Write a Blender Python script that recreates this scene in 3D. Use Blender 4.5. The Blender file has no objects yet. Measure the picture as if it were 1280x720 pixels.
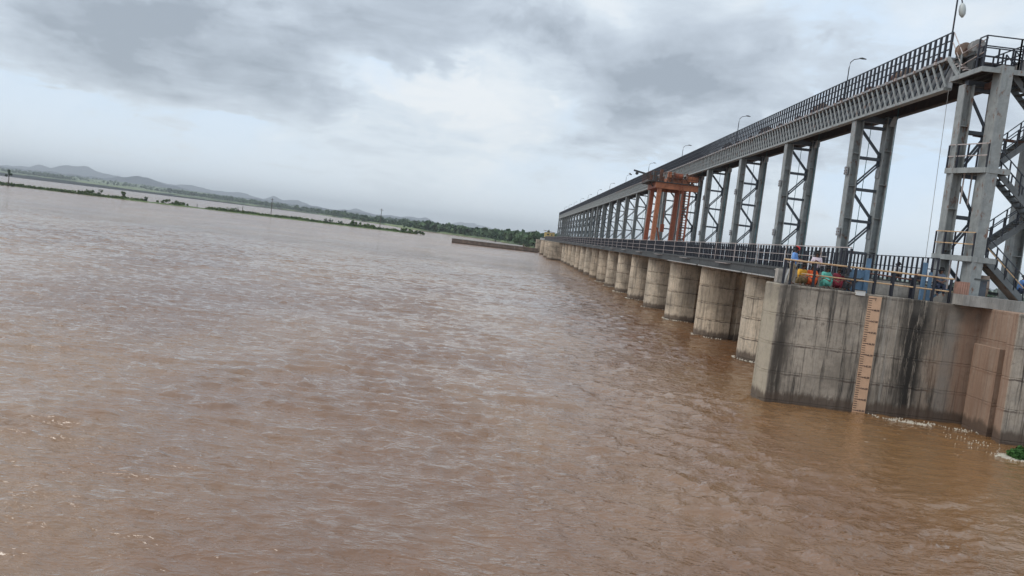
import bpy, math, random
import numpy as np
from mathutils import Vector, Matrix
R = math.radians
random.seed(7); rng = np.random.default_rng(7)
S = bpy.context.scene
COL = S.collection

# ------------------------------------------------------------------ camera
cd = bpy.data.cameras.new("camera"); cam = bpy.data.objects.new("camera", cd); COL.objects.link(cam)
S.camera = cam
cd.sensor_width = 36; cd.lens = 36*985/1280
cd.clip_start = 0.1; cd.clip_end = 60000
roll, pitch, yaw = R(6.8), R(3.83), R(0.52)
F = Vector((math.sin(yaw)*math.cos(pitch), math.cos(yaw)*math.cos(pitch), -math.sin(pitch)))
r0 = F.cross(Vector((0, 0, 1))).normalized(); u0 = r0.cross(F)
rt = r0*math.cos(roll) + u0*math.sin(roll); up = u0*math.cos(roll) - r0*math.sin(roll)
M = Matrix((rt, up, -F)).transposed().to_4x4(); M.translation = Vector((0, 0, 6.0))
cam.matrix_world = M

# ------------------------------------------------------------------ view
S.view_settings.view_transform = 'Standard'; S.view_settings.look = 'None'
S.view_settings.exposure = 0.14; S.view_settings.gamma = 1.0
S.cycles.max_bounces = 4; S.cycles.volume_bounces = 0; S.cycles.caustics_reflective = False
S.cycles.caustics_refractive = False; S.cycles.sample_clamp_indirect = 4

# ------------------------------------------------------------------ node helpers
class NT:
    def __init__(s, tree): s.t = tree; s.n = tree.nodes; s.l = tree.links
    def node(s, typ, **kw):
        n = s.n.new(typ)
        for k, v in kw.items(): setattr(n, k, v)
        return n
    def put(s, sock, v):
        if v is None: return
        if isinstance(v, bpy.types.NodeSocket): s.l.new(v, sock)
        elif isinstance(v, (tuple, list)) and len(v) == 3 and sock.type == 'RGBA': sock.default_value = (*v, 1)
        else: sock.default_value = v
    def math(s, op, a, b=None, c=None, clamp=False):
        n = s.node('ShaderNodeMath', operation=op); n.use_clamp = clamp
        s.put(n.inputs[0], a)
        if b is not None: s.put(n.inputs[1], b)
        if c is not None: s.put(n.inputs[2], c)
        return n.outputs[0]
    def vec(s, op, a, b=None, out=0):
        n = s.node('ShaderNodeVectorMath', operation=op); s.put(n.inputs[0], a)
        if b is not None: s.put(n.inputs[1], b)
        return n.outputs[out]
    def noise(s, v, scale=1, detail=4, rough=.55, dist=0, out=0):
        n = s.node('ShaderNodeTexNoise'); s.put(n.inputs['Vector'], v); n.inputs['Scale'].default_value = scale
        n.inputs['Detail'].default_value = detail; n.inputs['Roughness'].default_value = rough
        n.inputs['Distortion'].default_value = dist
        return n.outputs[out]
    def mapr(s, v, a, b, c=0., d=1., smooth=True):
        n = s.node('ShaderNodeMapRange'); n.interpolation_type = 'SMOOTHSTEP' if smooth else 'LINEAR'
        s.put(n.inputs[0], v)
        for i, q in enumerate((a, b, c, d)): s.put(n.inputs[i+1], q)
        return n.outputs[0]
    def mix(s, f, a, b, blend='MIX'):
        n = s.node('ShaderNodeMix', data_type='RGBA', blend_type=blend); n.clamp_factor = True
        s.put(n.inputs[0], f); s.put(n.inputs[6], a); s.put(n.inputs[7], b)
        return n.outputs[2]
    def xyz(s, v):
        n = s.node('ShaderNodeSeparateXYZ'); s.put(n.inputs[0], v); return n.outputs
    def comb(s, x, y, z):
        n = s.node('ShaderNodeCombineXYZ')
        for i, q in enumerate((x, y, z)): s.put(n.inputs[i], q)
        return n.outputs[0]

# ------------------------------------------------------------------ world: overcast sky with cloud masses
SUN_EL, SUN_AZ = R(52), R(-106)      # bright part of the overcast, up-river to the left
w = bpy.data.worlds.new("World"); S.world = w; w.use_nodes = True
T = NT(w.node_tree); T.n.clear()
sky = T.node('ShaderNodeTexSky', sky_type='NISHITA'); sky.sun_disc = False
sky.sun_elevation = SUN_EL; sky.sun_rotation = SUN_AZ; sky.dust_density = 3.0; sky.air_density = 1.0
skyc = T.vec('MULTIPLY', sky.outputs[0], (.085, .085, .085))
D = T.node('ShaderNodeTexCoord').outputs['Generated']
dn = T.vec('NORMALIZE', D)
dx, dy, dz = T.xyz(dn)
zc = T.math('MAXIMUM', dz, 0.0)
den = T.math('ADD', zc, 0.16)
P = T.comb(T.math('DIVIDE', dx, den), T.math('DIVIDE', dy, den), 0.0)
warp = T.vec('MULTIPLY', T.vec('SUBTRACT', T.noise(dn, 3.2, 5, .6, out=1), (.5, .5, .5)), (.22, .22, .16))
dw = T.vec('ADD', dn, warp)
def blob(c, r, a, zs=1.8):
    q = T.vec('MULTIPLY', T.vec('SUBTRACT', dw, c), (1/r, 1/r, zs/r))
    l = T.vec('DOT_PRODUCT', q, q, out=1)
    return T.math('MULTIPLY', T.math('EXPONENT', T.math('MULTIPLY', l, -1.0)), a)
acc = T.math('MULTIPLY', T.math('SUBTRACT', T.noise(P, 1.05, 6, .55, .35), .5), 1.15)
for b in [
    ((-.51, .849, .150), .16, .34), ((-.413, .901, .145), .13, .34), ((-.31, .939, .155), .12, .44), ((-.23, .955, .165), .08, .26),
    ((-.18, .954, .245), .12, .5), ((-.03, .96, .29), .13, .35), ((-.50, .86, .052), .10, -.38), ((-.185, .966, .172), .05, -.55),
    ((-.04, .983, .160), .10, -.62), ((.014, .998, .075), .11, -.35), ((-.298, .951, .088), .07, -.38), ((.126, .975, .185), .11, .46),
    ((.20, .945, .253), .11, .32), ((.279, .938, .206), .13, .36), ((.11, .987, .115), .07, .28), ((.05, .955, .29), .06, -.4),
    ((.40, .88, .29), .10, -.12), ((.445, .892, .075), .10, -.25), ((-.127, .989, .075), .08, -.1),
    ((-.8, .55, .22), .25, .3), ((.75, .6, .25), .3, .3), ((.3, -.8, .5), .5, .2), ((-.6, -.5, .6), .4, -.2)]:
    acc = T.math('ADD', acc, blob(*b))
fine = T.math('MULTIPLY', T.math('SUBTRACT', T.noise(P, 3.4, 7, .6, .5), .5), .85)
acc = T.math('ADD', acc, fine)
acc = T.math('MULTIPLY', acc, T.mapr(dz, .0, .12, .35, 1.))
pf = T.noise(T.vec('ADD', T.vec('MULTIPLY', dn, (5.5, 5.5, 11.)), T.vec('MULTIPLY', warp, (6, 6, 6))), 1.0, 6, .58, .25)
low = T.math('MULTIPLY', T.mapr(dz, .02, .06), T.mapr(dz, .34, .18))
acc = T.math('SUBTRACT', acc, T.math('MULTIPLY', T.math('MULTIPLY', T.mapr(pf, .51, .58), T.mapr(acc, .22, -.02)), T.math('MULTIPLY', low, .46)))
acc = T.math('ADD', acc, T.math('MULTIPLY', T.mapr(pf, .48, .38), .20))
t = T.math('ADD', T.math('MULTIPLY', T.math('ADD', acc, T.math('MULTIPLY', T.math('SUBTRACT', T.noise(P, 1.9, 7, .62, .6), .5), 1.15)), .68), .44)
ramp = T.node('ShaderNodeValToRGB'); T.put(ramp.inputs[0], t)
e = ramp.color_ramp.elements
e[0].position = 0.0; e[0].color = (.75, .785, .81, 1)
e[1].position = 1.0; e[1].color = (.30, .345, .40, 1)
for p_, c_ in ((.22, (.70, .75, .79)), (.45, (.61, .68, .745)), (.68, (.47, .53, .60))):
    k = e.new(p_); k.color = (*c_, 1)
bluen = T.mapr(T.noise(dw, 2.6, 4, .55), .44, .60, 0, .8)
cl = T.mix(T.math('MULTIPLY', bluen, T.mapr(t, .65, .35)), ramp.outputs[0], (.56, .70, .86))
cl = T.mix(T.mapr(dz, .14, .0, 0, .8), cl, (.80, .875, .93))
cl = T.mix(.88, skyc, cl)
cl = T.mix(T.mapr(dz, 0, -.25), cl, (.30, .27, .25))
bg = T.node('ShaderNodeBackground'); T.put(bg.inputs[0], cl); bg.inputs[1].default_value = 1.18
T.l.new(bg.outputs[0], T.node('ShaderNodeOutputWorld').inputs[0])

sd = bpy.data.lights.new("sun", 'SUN'); sd.energy = 1.35; sd.angle = R(30); sd.color = (1, .96, .9)
sun = bpy.data.objects.new("sun", sd); COL.objects.link(sun)
sv = Vector((math.sin(SUN_AZ)*math.cos(SUN_EL), math.cos(SUN_AZ)*math.cos(SUN_EL), math.sin(SUN_EL)))
sun.rotation_euler = sv.to_track_quat('Z', 'Y').to_euler()

# ------------------------------------------------------------------ materials
def new_mat(name):
    m = bpy.data.materials.new(name); m.use_nodes = True
    T = NT(m.node_tree); b = T.n['Principled BSDF']; return m, T, b
def paint(name, col, rough=.55, var=.25, rust=0., rustcol=(.16, .06, .025), metal=0., scale=3., dirt=.25, bump=.0):
    m, T, b = new_mat(name)
    pos = T.node('ShaderNodeNewGeometry').outputs['Position']
    n1 = T.noise(pos, scale, 5, .6)
    c = T.mix(T.mapr(n1, .3, .7), tuple(x*(1-var) for x in col), tuple(min(1, x*(1+var)) for x in col))
    st = T.noise(T.vec('MULTIPLY', pos, (5, 5, .45)), 1.3, 4, .6)
    c = T.mix(T.mapr(st, .52, .75, 0, dirt), c, tuple(x*.35 for x in col))
    if rust > 0:
        rn = T.noise(T.vec('MULTIPLY', pos, (2.2, 2.2, 1.1)), 1.6, 6, .7)
        c = T.mix(T.mapr(rn, .66-rust*.3, .72-rust*.2, 0, .85), c, rustcol)
    T.put(b.inputs['Base Color'], c); b.inputs['Roughness'].default_value = rough; b.inputs['Metallic'].default_value = metal
    if bump:
        bn = T.node('ShaderNodeBump'); bn.inputs['Strength'].default_value = bump; bn.inputs['Distance'].default_value = .02
        T.put(bn.inputs['Height'], T.noise(pos, 25, 4, .6)); T.l.new(bn.outputs[0], b.inputs['Normal'])
    return m
def concrete(name, base=(.30, .265, .225), stain=.6, special=False):
    m, T, b = new_mat(name)
    pos = T.node('ShaderNodeNewGeometry').outputs['Position']
    X, Y, Z = T.xyz(pos)
    n1 = T.noise(pos, .55, 6, .65); n2 = T.noise(pos, 5.5, 5, .65)
    lo = tuple(x*.66 for x in base); hi = tuple(x*1.28 for x in base)
    c = T.mix(T.mapr(n1, .36, .64), lo, hi)
    c = T.mix(T.mapr(n2, .45, .75, 0, .45), c, tuple(x*.55 for x in base))
    c = T.mix(T.mapr(T.noise(pos, 2.3, 4, .6), .55, .7, 0, .35), c, (.38, .35, .31))
    # rain streaks
    sv_ = T.vec('MULTIPLY', pos, (3.2, 3.2, .16)); s1 = T.noise(sv_, 1.0, 6, .68)
    s2 = T.noise(T.vec('MULTIPLY', pos, (11, 11, .5)), 1.0, 4, .7)
    c = T.mix(T.math('MULTIPLY', T.mapr(s1, .5, .62, 0, stain), T.mapr(s2, .38, .58, .35, 1)), c, (.045, .04, .034))
    c = T.mix(T.mapr(s2, .54, .66, 0, stain*.7), c, (.08, .07, .06))
    s3 = T.noise(T.vec('MULTIPLY', pos, (22, 22, 1.4)), 1.0, 5, .75)
    c = T.mix(T.mapr(s3, .5, .7, 0, .4), c, (.10, .09, .08))
    c = T.mix(T.mapr(s3, .45, .3, 0, .35), c, (.52, .49, .43))
    c = T.mix(T.mapr(T.noise(pos, 1.1, 7, .75), .56, .64, 0, stain*.6), c, (.10, .085, .07))
    c = T.mix(T.mapr(s1, .42, .28, 0, .35), c, (.42, .39, .34))
    # darker pour joints, ragged
    zj = T.math('ADD', Z, T.math('MULTIPLY', T.noise(pos, 2.5, 3, .6), .18))
    fr = T.math('ABSOLUTE', T.math('SUBTRACT', T.math('FRACT', T.math('DIVIDE', zj, 1.28)), .1))
    c = T.mix(T.math('MULTIPLY', T.mapr(fr, .05, .0), T.mapr(T.noise(pos, 1.7, 3), .38, .62, .3, .95)), c, (.07, .05, .04))
    if special:
        # black algae run on the gauge wall, leached pale run and silt-brown run at its inner end
        wob = T.math('ADD', X, T.math('MULTIPLY', T.math('SUBTRACT', T.noise(T.vec('MULTIPLY', pos, (1, 1, .35)), 1.1, 4), .5), .9))
        front = T.mapr(Y, 34.3, 34.45)
        def band(a, b_, s): return T.math('MULTIPLY', T.mapr(wob, a-s, a+s), T.mapr(wob, b_+s, b_-s))
        blk = T.math('MULTIPLY', band(17.6, 18.75, .35), T.mapr(T.noise(T.vec('MULTIPLY', pos, (7, 7, .55)), 1, 6, .75), .36, .50))
        c = T.mix(T.math('MULTIPLY', blk, .97), c, (.018, .016, .014))
        blk2 = T.math('MULTIPLY', band(12.1, 12.75, .25), T.mapr(T.noise(T.vec('MULTIPLY', pos, (5, 5, .4)), 1, 6, .7), .34, .52))
        c = T.mix(T.math('MULTIPLY', blk2, .88), c, (.05, .042, .034))
        c = T.mix(T.math('MULTIPLY', T.math('MULTIPLY', band(18.9, 20.4, .3), T.mapr(n1, .4, .6)), .5), c, (.22, .135, .085))
        c = T.mix(T.math('MULTIPLY', band(16.55, 17.5, .1), T.mapr(T.noise(T.vec('MULTIPLY', pos, (4, 4, .2)), 1, 5, .7), .48, .6, 0, .6)), c, (.42, .40, .36))
        c = T.mix(T.math('MULTIPLY', band(19.5, 20.1, .15), .45), c, (.26, .255, .24))
        c = T.mix(T.math('MULTIPLY', band(20.15, 21.9, .3), T.math('MULTIPLY', T.mapr(Y, 31.22, 31.3), T.mapr(T.noise(sv_, 1.7, 4), .2, .6, .45, .8))), c, (.31, .195, .135))
        c = T.mix(T.math('MULTIPLY', T.mapr(X, 12.02, 11.95), T.mapr(n2, .3, .6, .4, .7)), c, (.50, .45, .35))  # nose face painted paler, as lit from the left
        top = T.math('MULTIPLY', T.mapr(Z, 4.35, 4.75), front)
        c = T.mix(T.math('MULTIPLY', top, T.mapr(T.noise(pos, 1.3, 4), .4, .62, .2, .6)), c, (.13, .12, .105))
    c = T.mix(T.math('MULTIPLY', T.node('ShaderNodeObjectInfo').outputs['Random'], .35), c, T.mix(1., c, (.80, .70, .60), 'MULTIPLY'))
    # silt and damp line just above the river
    wl = T.math('SUBTRACT', Z, T.math('MULTIPLY', T.noise(T.vec('MULTIPLY', pos, (3, 3, .6)), 1.2, 4, .7), .75))
    c = T.mix(T.mapr(wl, .28, -.02, 0, .82), c, (.075, .05, .035))
    T.put(b.inputs['Base Color'], c); b.inputs['Roughness'].default_value = .88
    bn = T.node('ShaderNodeBump'); bn.inputs['Strength'].default_value = .55; bn.inputs['Distance'].default_value = .03
    T.put(bn.inputs['Height'], T.math('ADD', T.noise(pos, 9, 6, .7), T.math('MULTIPLY', n1, 1.5))); T.l.new(bn.outputs[0], b.inputs['Normal'])
    return m
def leafy(name, a, b_, scale=.6):
    m, T, b = new_mat(name)
    pos = T.node('ShaderNodeNewGeometry').outputs['Position']
    oi = T.node('ShaderNodeObjectInfo').outputs['Random']
    c = T.mix(T.mapr(T.noise(pos, scale, 5, .6), .35, .65), a, b_)
    c = T.mix(T.math('MULTIPLY', oi, .35), c, tuple(x*1.5 for x in a))
    T.put(b.inputs['Base Color'], c); b.inputs['Roughness'].default_value = .8
    b.inputs['Specular IOR Level'].default_value = .2
    return m
MT = dict(
    pier=concrete('pier_concrete', (.56, .47, .36), .55),
    wall=concrete('gauge_wall_concrete', (.38, .335, .28), .95, True),
    pale=concrete('pale_concrete', (.42, .40, .37), .3),
    farwall=concrete('training_wall_concrete', (.20, .145, .11), .5),
    steel=paint('grey_steel_paint', (.265, .28, .275), .45, .16, .32, dirt=.5),
    steel2=paint('grey_girder_paint', (.26, .27, .28), .5, .2, .2, dirt=.5),
    brace=paint('dark_slate_steel', (.05, .06, .075), .5, .2, .1),
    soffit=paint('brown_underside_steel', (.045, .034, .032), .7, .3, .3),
    black=paint('navy_black_steel', (.012, .013, .022), .5, .3, .1),
    dkgrey=paint('dark_deck_steel', (.055, .058, .058), .6, .25, .1),
    rail=paint('weathered_pale_pipe', (.44, .38, .36), .5, .2, .35, (.22, .13, .09)),
    orail=paint('cream_orange_pipe', (.55, .37, .21), .5, .2, .3, (.30, .13, .06)),
    orange=paint('oxide_orange_paint', (.42, .15, .07), .55, .22, .15, dirt=.5),
    orange2=paint('oxide_red_paint', (.30, .085, .04), .6, .25, .2, dirt=.5),
    rust=paint('rusty_brown_steel', (.13, .06, .04), .75, .4, .2),
    drum=paint('brown_drum_paint', (.22, .15, .11), .6, .3, .25),
    drumg=paint('grey_drum_paint', (.24, .23, .22), .6, .2, .15),
    teal=paint('teal_wire_rope', (.03, .13, .15), .5, .2),
    blue=paint('dull_blue_paint', (.10, .19, .30), .5, .2, .1),
    lamp=paint('pale_lamp_housing', (.5, .53, .52), .4, .1),
    gauge=paint('peach_gauge_paint', (.62, .40, .26), .6, .08, .05, dirt=.2),
    ink=paint('dark_gauge_ink', (.05, .028, .025), .6, .1, dirt=0),
    white=paint('chalky_white_paint', (.62, .62, .60), .6, .1, dirt=.3),
    yellow=paint('yellow_house_paint', (.62, .45, .17), .7, .1),
    roofc=paint('brown_roof_sheet', (.28, .12, .07), .7, .2),
    dark=paint('dark_opening', (.02, .02, .022), .6, .1),
    wood=paint('pinkish_crate_wood', (.36, .20, .15), .8, .2),
    stair=paint('grey_stair_steel', (.12, .13, .135), .55, .15, .15),
    stairunder=paint('brown_stair_soffit', (.30, .22, .17), .7, .15, .2),
    skin=paint('brown_skin', (.17, .085, .055), .6, .1, dirt=0),
    hair=paint('black_hair', (.012, .010, .010), .6, .2, dirt=0),
    bark=paint('grey_brown_bark', (.10, .075, .055), .9, .3),
    leaf=leafy('tree_leaves', (.045, .085, .035), (.09, .14, .055)),
    leafd=leafy('dark_tree_leaves', (.028, .062, .034), (.12, .165, .08), .045),
    scrub=leafy('bank_scrub', (.045, .085, .02), (.12, .17, .045), .3),
    hya=leafy('water_weed_leaves', (.03, .08, .02), (.07, .16, .04), 5),
    foam=paint('cream_foam', (.58, .54, .45), .8, .08, dirt=0),
    gate=paint('rusty_gate_steel', (.12, .07, .05), .8, .3, .2),
)
def cloth(name, c): return paint(name, c, .85, .15, dirt=.1, scale=9)

# ------------------------------------------------------------------ mesh helpers
class MB:
    def __init__(s): s.v = []; s.f = []
    def add(s, v, f):
        o = len(s.v); s.v.extend([tuple(p) for p in v]); s.f.extend([tuple(i+o for i in q) for q in f]); return s
    def box(s, a, b):
        (x0, y0, z0), (x1, y1, z1) = a, b
        return s.add([(x0,y0,z0),(x1,y0,z0),(x1,y1,z0),(x0,y1,z0),(x0,y0,z1),(x1,y0,z1),(x1,y1,z1),(x0,y1,z1)],
              [(0,3,2,1),(4,5,6,7),(0,1,5,4),(1,2,6,5),(2,3,7,6),(3,0,4,7)])
    def beam(s, p, q, w_, h_, upv=(0, 0, 1)):
        p, q, u = Vector(p), Vector(q), Vector(upv); d = (q-p).normalized()
        if abs(d.dot(u)) > .98: u = Vector((0, 1, 0))
        sx = d.cross(u).normalized()*(w_/2); sz = sx.cross(d).normalized()*(h_/2)
        vs = [c+i*sx+j*sz for c in (p, q) for i, j in ((-1,-1),(1,-1),(1,1),(-1,1))]
        return s.add(vs, [(0,1,2,3),(7,6,5,4),(0,4,5,1),(1,5,6,2),(2,6,7,3),(3,7,4,0)])
    def tube(s, pts, r, n=8, cap=True):
        pts = [Vector(p) for p in pts]; rs = r if isinstance(r, (list, tuple)) else [r]*len(pts)
        rings = []
        for i, p in enumerate(pts):
            d = (pts[min(i+1, len(pts)-1)]-pts[max(i-1, 0)]).normalized()
            u = Vector((0, 0, 1)) if abs(d.z) < .95 else Vector((1, 0, 0))
            a = d.cross(u).normalized(); b = d.cross(a).normalized()
            rings.append([p+rs[i]*(math.cos(2*math.pi*k/n)*a+math.sin(2*math.pi*k/n)*b) for k in range(n)])
        v = [q for r_ in rings for q in r_]; f = []
        for i in range(len(rings)-1):
            for k in range(n): f.append((i*n+k, i*n+(k+1) % n, (i+1)*n+(k+1) % n, (i+1)*n+k))
        if cap: f += [tuple(range(n))[::-1], tuple((len(rings)-1)*n+k for k in range(n))]
        return s.add(v, f)
    def prism(s, poly, z0, z1):
        n = len(poly); v = [(x, y, z0) for x, y in poly]+[(x, y, z1) for x, y in poly]
        return s.add(v, [tuple(range(n))[::-1], tuple(range(n, 2*n))]+[(k, (k+1) % n, n+(k+1) % n, n+k) for k in range(n)])
    def mesh(s, name, mat=None, off=(0, 0, 0), smooth=False):
        me = bpy.data.meshes.new(name); ox, oy, oz = off
        me.from_pydata([(x-ox, y-oy, z-oz) for x, y, z in s.v], [], s.f); me.update()
        if mat: me.materials.append(mat)
        if smooth: me.polygons.foreach_set('use_smooth', [True]*len(me.polygons))
        return me
def link(name, me, parent=None, loc=(0, 0, 0)):
    o = bpy.data.objects.new(name, me); COL.objects.link(o); o.location = loc
    if parent: o.parent = parent
    return o
def tag(o, label=None, cat=None, group=None, kind=None):
    for k, v in (('label', label), ('category', cat), ('group', group), ('kind', kind)):
        if v: o[k] = v
    return o
def root(name, loc, label, cat, group=None):
    o = link(name, None, None, loc); o.empty_display_size = .3; return tag(o, label, cat, group)
def origin(o):
    v = Vector((0, 0, 0))
    while o: v += o.location; o = o.parent
    return v
def part(name, mb, mat, parent, smooth=False, kind=None, label=None):
    """mesh given in world coordinates, hung on parent (which has no rotation)"""
    off = origin(parent) if parent else (0, 0, 0)
    o = link(name, mb.mesh(name, mat, off, smooth), parent)
    return tag(o, label, None, None, kind)
def solo(name, mb, mat, loc, label, cat, group=None, smooth=False):
    o = link(name, mb.mesh(name, mat, loc, smooth), None, loc); return tag(o, label, cat, group)
def grid_mesh(name, V, nu, nv, mat, smooth=True):
    """V: (nv*nu,3) numpy, quads"""
    i = np.arange(nv-1)[:, None]*nu+np.arange(nu-1)[None, :]
    q = np.stack([i, i+1, i+nu+1, i+nu], -1).reshape(-1, 4)
    me = bpy.data.meshes.new(name); me.vertices.add(len(V)); me.vertices.foreach_set('co', V.astype(np.float32).ravel())
    me.loops.add(q.size); me.loops.foreach_set('vertex_index', q.astype(np.int32).ravel())
    me.polygons.add(len(q)); me.polygons.foreach_set('loop_start', np.arange(0, q.size, 4, dtype=np.int32))
    me.polygons.foreach_set('use_smooth', np.full(len(q), smooth)); me.update(calc_edges=True)
    me.materials.append(mat); return me
def quads_mesh(name, V, mat):
    """V: (n,4,3)"""
    n = len(V); me = bpy.data.meshes.new(name); me.vertices.add(n*4); me.vertices.foreach_set('co', V.astype(np.float32).ravel())
    me.loops.add(n*4); me.loops.foreach_set('vertex_index', np.arange(n*4, dtype=np.int32))
    me.polygons.add(n); me.polygons.foreach_set('loop_start', np.arange(0, n*4, 4, dtype=np.int32)); me.update(calc_edges=True)
    me.materials.append(mat); return me
def vnoise(x, y, seed=0):
    """smooth value noise, numpy"""
    xi = np.floor(x).astype(np.int64); yi = np.floor(y).astype(np.int64); fx = x-xi; fy = y-yi
    fx = fx*fx*(3-2*fx); fy = fy*fy*(3-2*fy)
    def h(a, b):
        k = (a*374761393+b*668265263+seed*1442695041) & 0x7fffffff
        k = ((k ^ (k >> 13))*1274126177) & 0x7fffffff
        return ((k ^ (k >> 16)) & 0xffff)/65535.
    return (h(xi, yi)*(1-fx)+h(xi+1, yi)*fx)*(1-fy)+(h(xi, yi+1)*(1-fx)+h(xi+1, yi+1)*fx)*fy
def fbm(x, y, o=4, seed=0):
    s = 0; a = .5
    for k in range(o): s = s+a*(vnoise(x, y, seed+k)-.5)*2; x = x*2.03; y = y*2.03; a *= .5
    return s
ORD = ['first', 'second', 'third', 'fourth', 'fifth', 'sixth', 'seventh', 'eighth', 'ninth', 'tenth', 'eleventh', 'twelfth',
       'thirteenth', 'fourteenth', 'fifteenth', 'sixteenth', 'seventeenth', 'eighteenth', 'nineteenth', 'twentieth',
       'twenty-first', 'twenty-second', 'twenty-third', 'twenty-fourth', 'twenty-fifth', 'twenty-sixth', 'twenty-seventh',
       'twenty-eighth', 'twenty-ninth', 'thirtieth']

# ================================================================== WATER
mw, T, b = new_mat('muddy_river')
pos = T.node('ShaderNodeNewGeometry').outputs['Position']
X, Y, Z = T.xyz(pos)
n1 = T.noise(T.vec('MULTIPLY', pos, (.06, .03, .06)), 1, 5, .6); n2 = T.noise(pos, .5, 4, .6)
c = T.mix(T.mapr(n1, .40, .60), (.170, .082, .036), (.245, .138, .068))
c = T.mix(T.mapr(n2, .4, .7, 0, .35), c, (.215, .098, .038))
near = T.math('MULTIPLY', T.mapr(X, 8, 15), T.mapr(Y, 47, 33))
c = T.mix(T.math('MULTIPLY', near, .8), c, (.215, .112, .042))  # warmer brown by the dam paints in the reflection of its walls
# flecks of foam in the slack water by the walls
fm = T.noise(T.vec('MULTIPLY', pos, (1.2, 3.2, 1)), 1.5, 8, .74, .8)
side = T.math('MULTIPLY', T.mapr(X, 10, 14), T.mapr(Y, 20, 31))
side = T.math('MULTIPLY', side, T.mapr(Y, 60, 48))
streak = T.math('ADD', T.math('MULTIPLY', side, .085), T.math('MULTIPLY', T.math('MULTIPLY', T.mapr(X, 2, 10), T.mapr(Y, 140, 60)), .02))
fmask = T.mapr(T.math('ADD', fm, streak), .735, .775, 0, .8)
c = T.mix(fmask, c, (.66, .58, .48))
T.put(b.inputs['Base Color'], c); b.inputs['IOR'].default_value = 1.75
T.put(b.inputs['Roughness'], T.math('ADD', T.math('MULTIPLY', fmask, .5), T.mapr(Y, 10, 300, .03, .20)))
p2 = T.vec('MULTIPLY', pos, (1, 1.55, 1))
h1 = T.noise(p2, 2.4, 5, .58, .15); h2 = T.noise(p2, .75, 4, .6, .15); h0 = T.noise(p2, 8.5, 4, .6, .2); h3 = T.noise(p2, .16, 3, .6)
amp = T.math('MULTIPLY', T.mapr(T.noise(pos, .07, 3, .55), .35, .65, .6, 1.25), T.math('SUBTRACT', 1.0, T.math('MULTIPLY', near, .35)))
h1 = T.math('ADD', h1, T.math('MULTIPLY', h0, .20))
def ridge(vec, sc, k, dt=.25):
    return T.math('SUBTRACT', 1.0, T.math('MINIMUM', T.math('MULTIPLY', T.math('ABSOLUTE', T.math('SUBTRACT', T.noise(vec, sc, 2, .5, dt), .5)), k), 1.0))
pa = T.vec('MULTIPLY', pos, (.75, 1.7, 1)); pb = T.vec('MULTIPLY', pos, (1.0, 2.0, 1))
h1 = T.math('ADD', h1, T.math('MULTIPLY', ridge(pa, 1.5, 4.5), .60))
h1 = T.math('ADD', h1, T.math('MULTIPLY', ridge(pb, 3.6, 4.), .34))
far_ = T.math('MULTIPLY', ridge(T.vec('MULTIPLY', pos, (.22, .5, 1)), 1.3, 4.), T.mapr(Y, 25, 110, .0, 2.6))
hh = T.math('ADD', T.math('ADD', T.math('MULTIPLY', h1, .36), far_), T.math('ADD', T.math('MULTIPLY', h2, .55), T.math('MULTIPLY', h3, .7)))
bn = T.node('ShaderNodeBump'); bn.inputs['Strength'].default_value = 1.; bn.inputs['Distance'].default_value = .125
T.put(bn.inputs['Height'], T.math('MULTIPLY', hh, amp)); T.l.new(bn.outputs[0], b.inputs['Normal'])
MT['water'] = mw

st = .0041
r1 = 2*np.exp(np.arange(0, math.log(150/2), st)); r2 = 150*np.exp(np.arange(st*9, math.log(13000/150), st*9))
rr = np.concatenate([r1, r2, [13000.]])
aa = np.concatenate([-3+np.arange(0, 2.1, .06), np.arange(-.9, .9, st*1.15), .9+np.arange(0, 2.15, .06)])
A, RR = np.meshgrid(aa, rr); WX = A*RR; WY = RR-8
amp = np.clip((170-WY)/110, 0, 1)*np.clip((WY+8)/8, 0, 1)
calm = 1-.55*np.clip((WX-8)/6, 0, 1)*np.clip((40-WY)/8, 0, 1)
wx = WX+.5*fbm(WX*.4, WY*.4, 2, 50); wy = WY+.5*fbm(WX*.4, WY*.4, 2, 60)
rid = lambda n: 1-np.abs(n)*2
m1 = np.clip(vnoise(WX*.16, WY*.22, 77)*1.7-.25, .12, 1)
pk = lambda n, w_: np.clip(1-np.abs(n)*w_, 0, 1)**1.5
H = .13*pk(fbm(wx*.50+.18*wy, wy*1.0, 2, 1), 3.4)*m1+.085*pk(fbm(wx*.95, wy*2.1, 2, 11), 3.0)*(.35+.65*vnoise(WX*.3, WY*.35, 91))+.035*pk(fbm(wx*2.1, wy*4.4, 1, 13), 2.4)+.06*fbm(wx*.2, wy*.33, 2, 21)
H += .06*pk(fbm((wx*.8+wy*.6)*.9, (wy*.8-wx*.6)*2.0, 2, 31), 3.0)*np.clip((WX+2)/8, .1, 1)*np.clip(vnoise(WX*.2, WY*.2, 5)*1.6-.2, 0, 1)
H = (H-.06)*amp*calm
V = np.stack([WX, WY, H], -1).reshape(-1, 3)
tag(link('river', grid_mesh('river', V, len(aa), len(rr), mw)), 'wide brown flooded river', None, None, 'structure')

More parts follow.
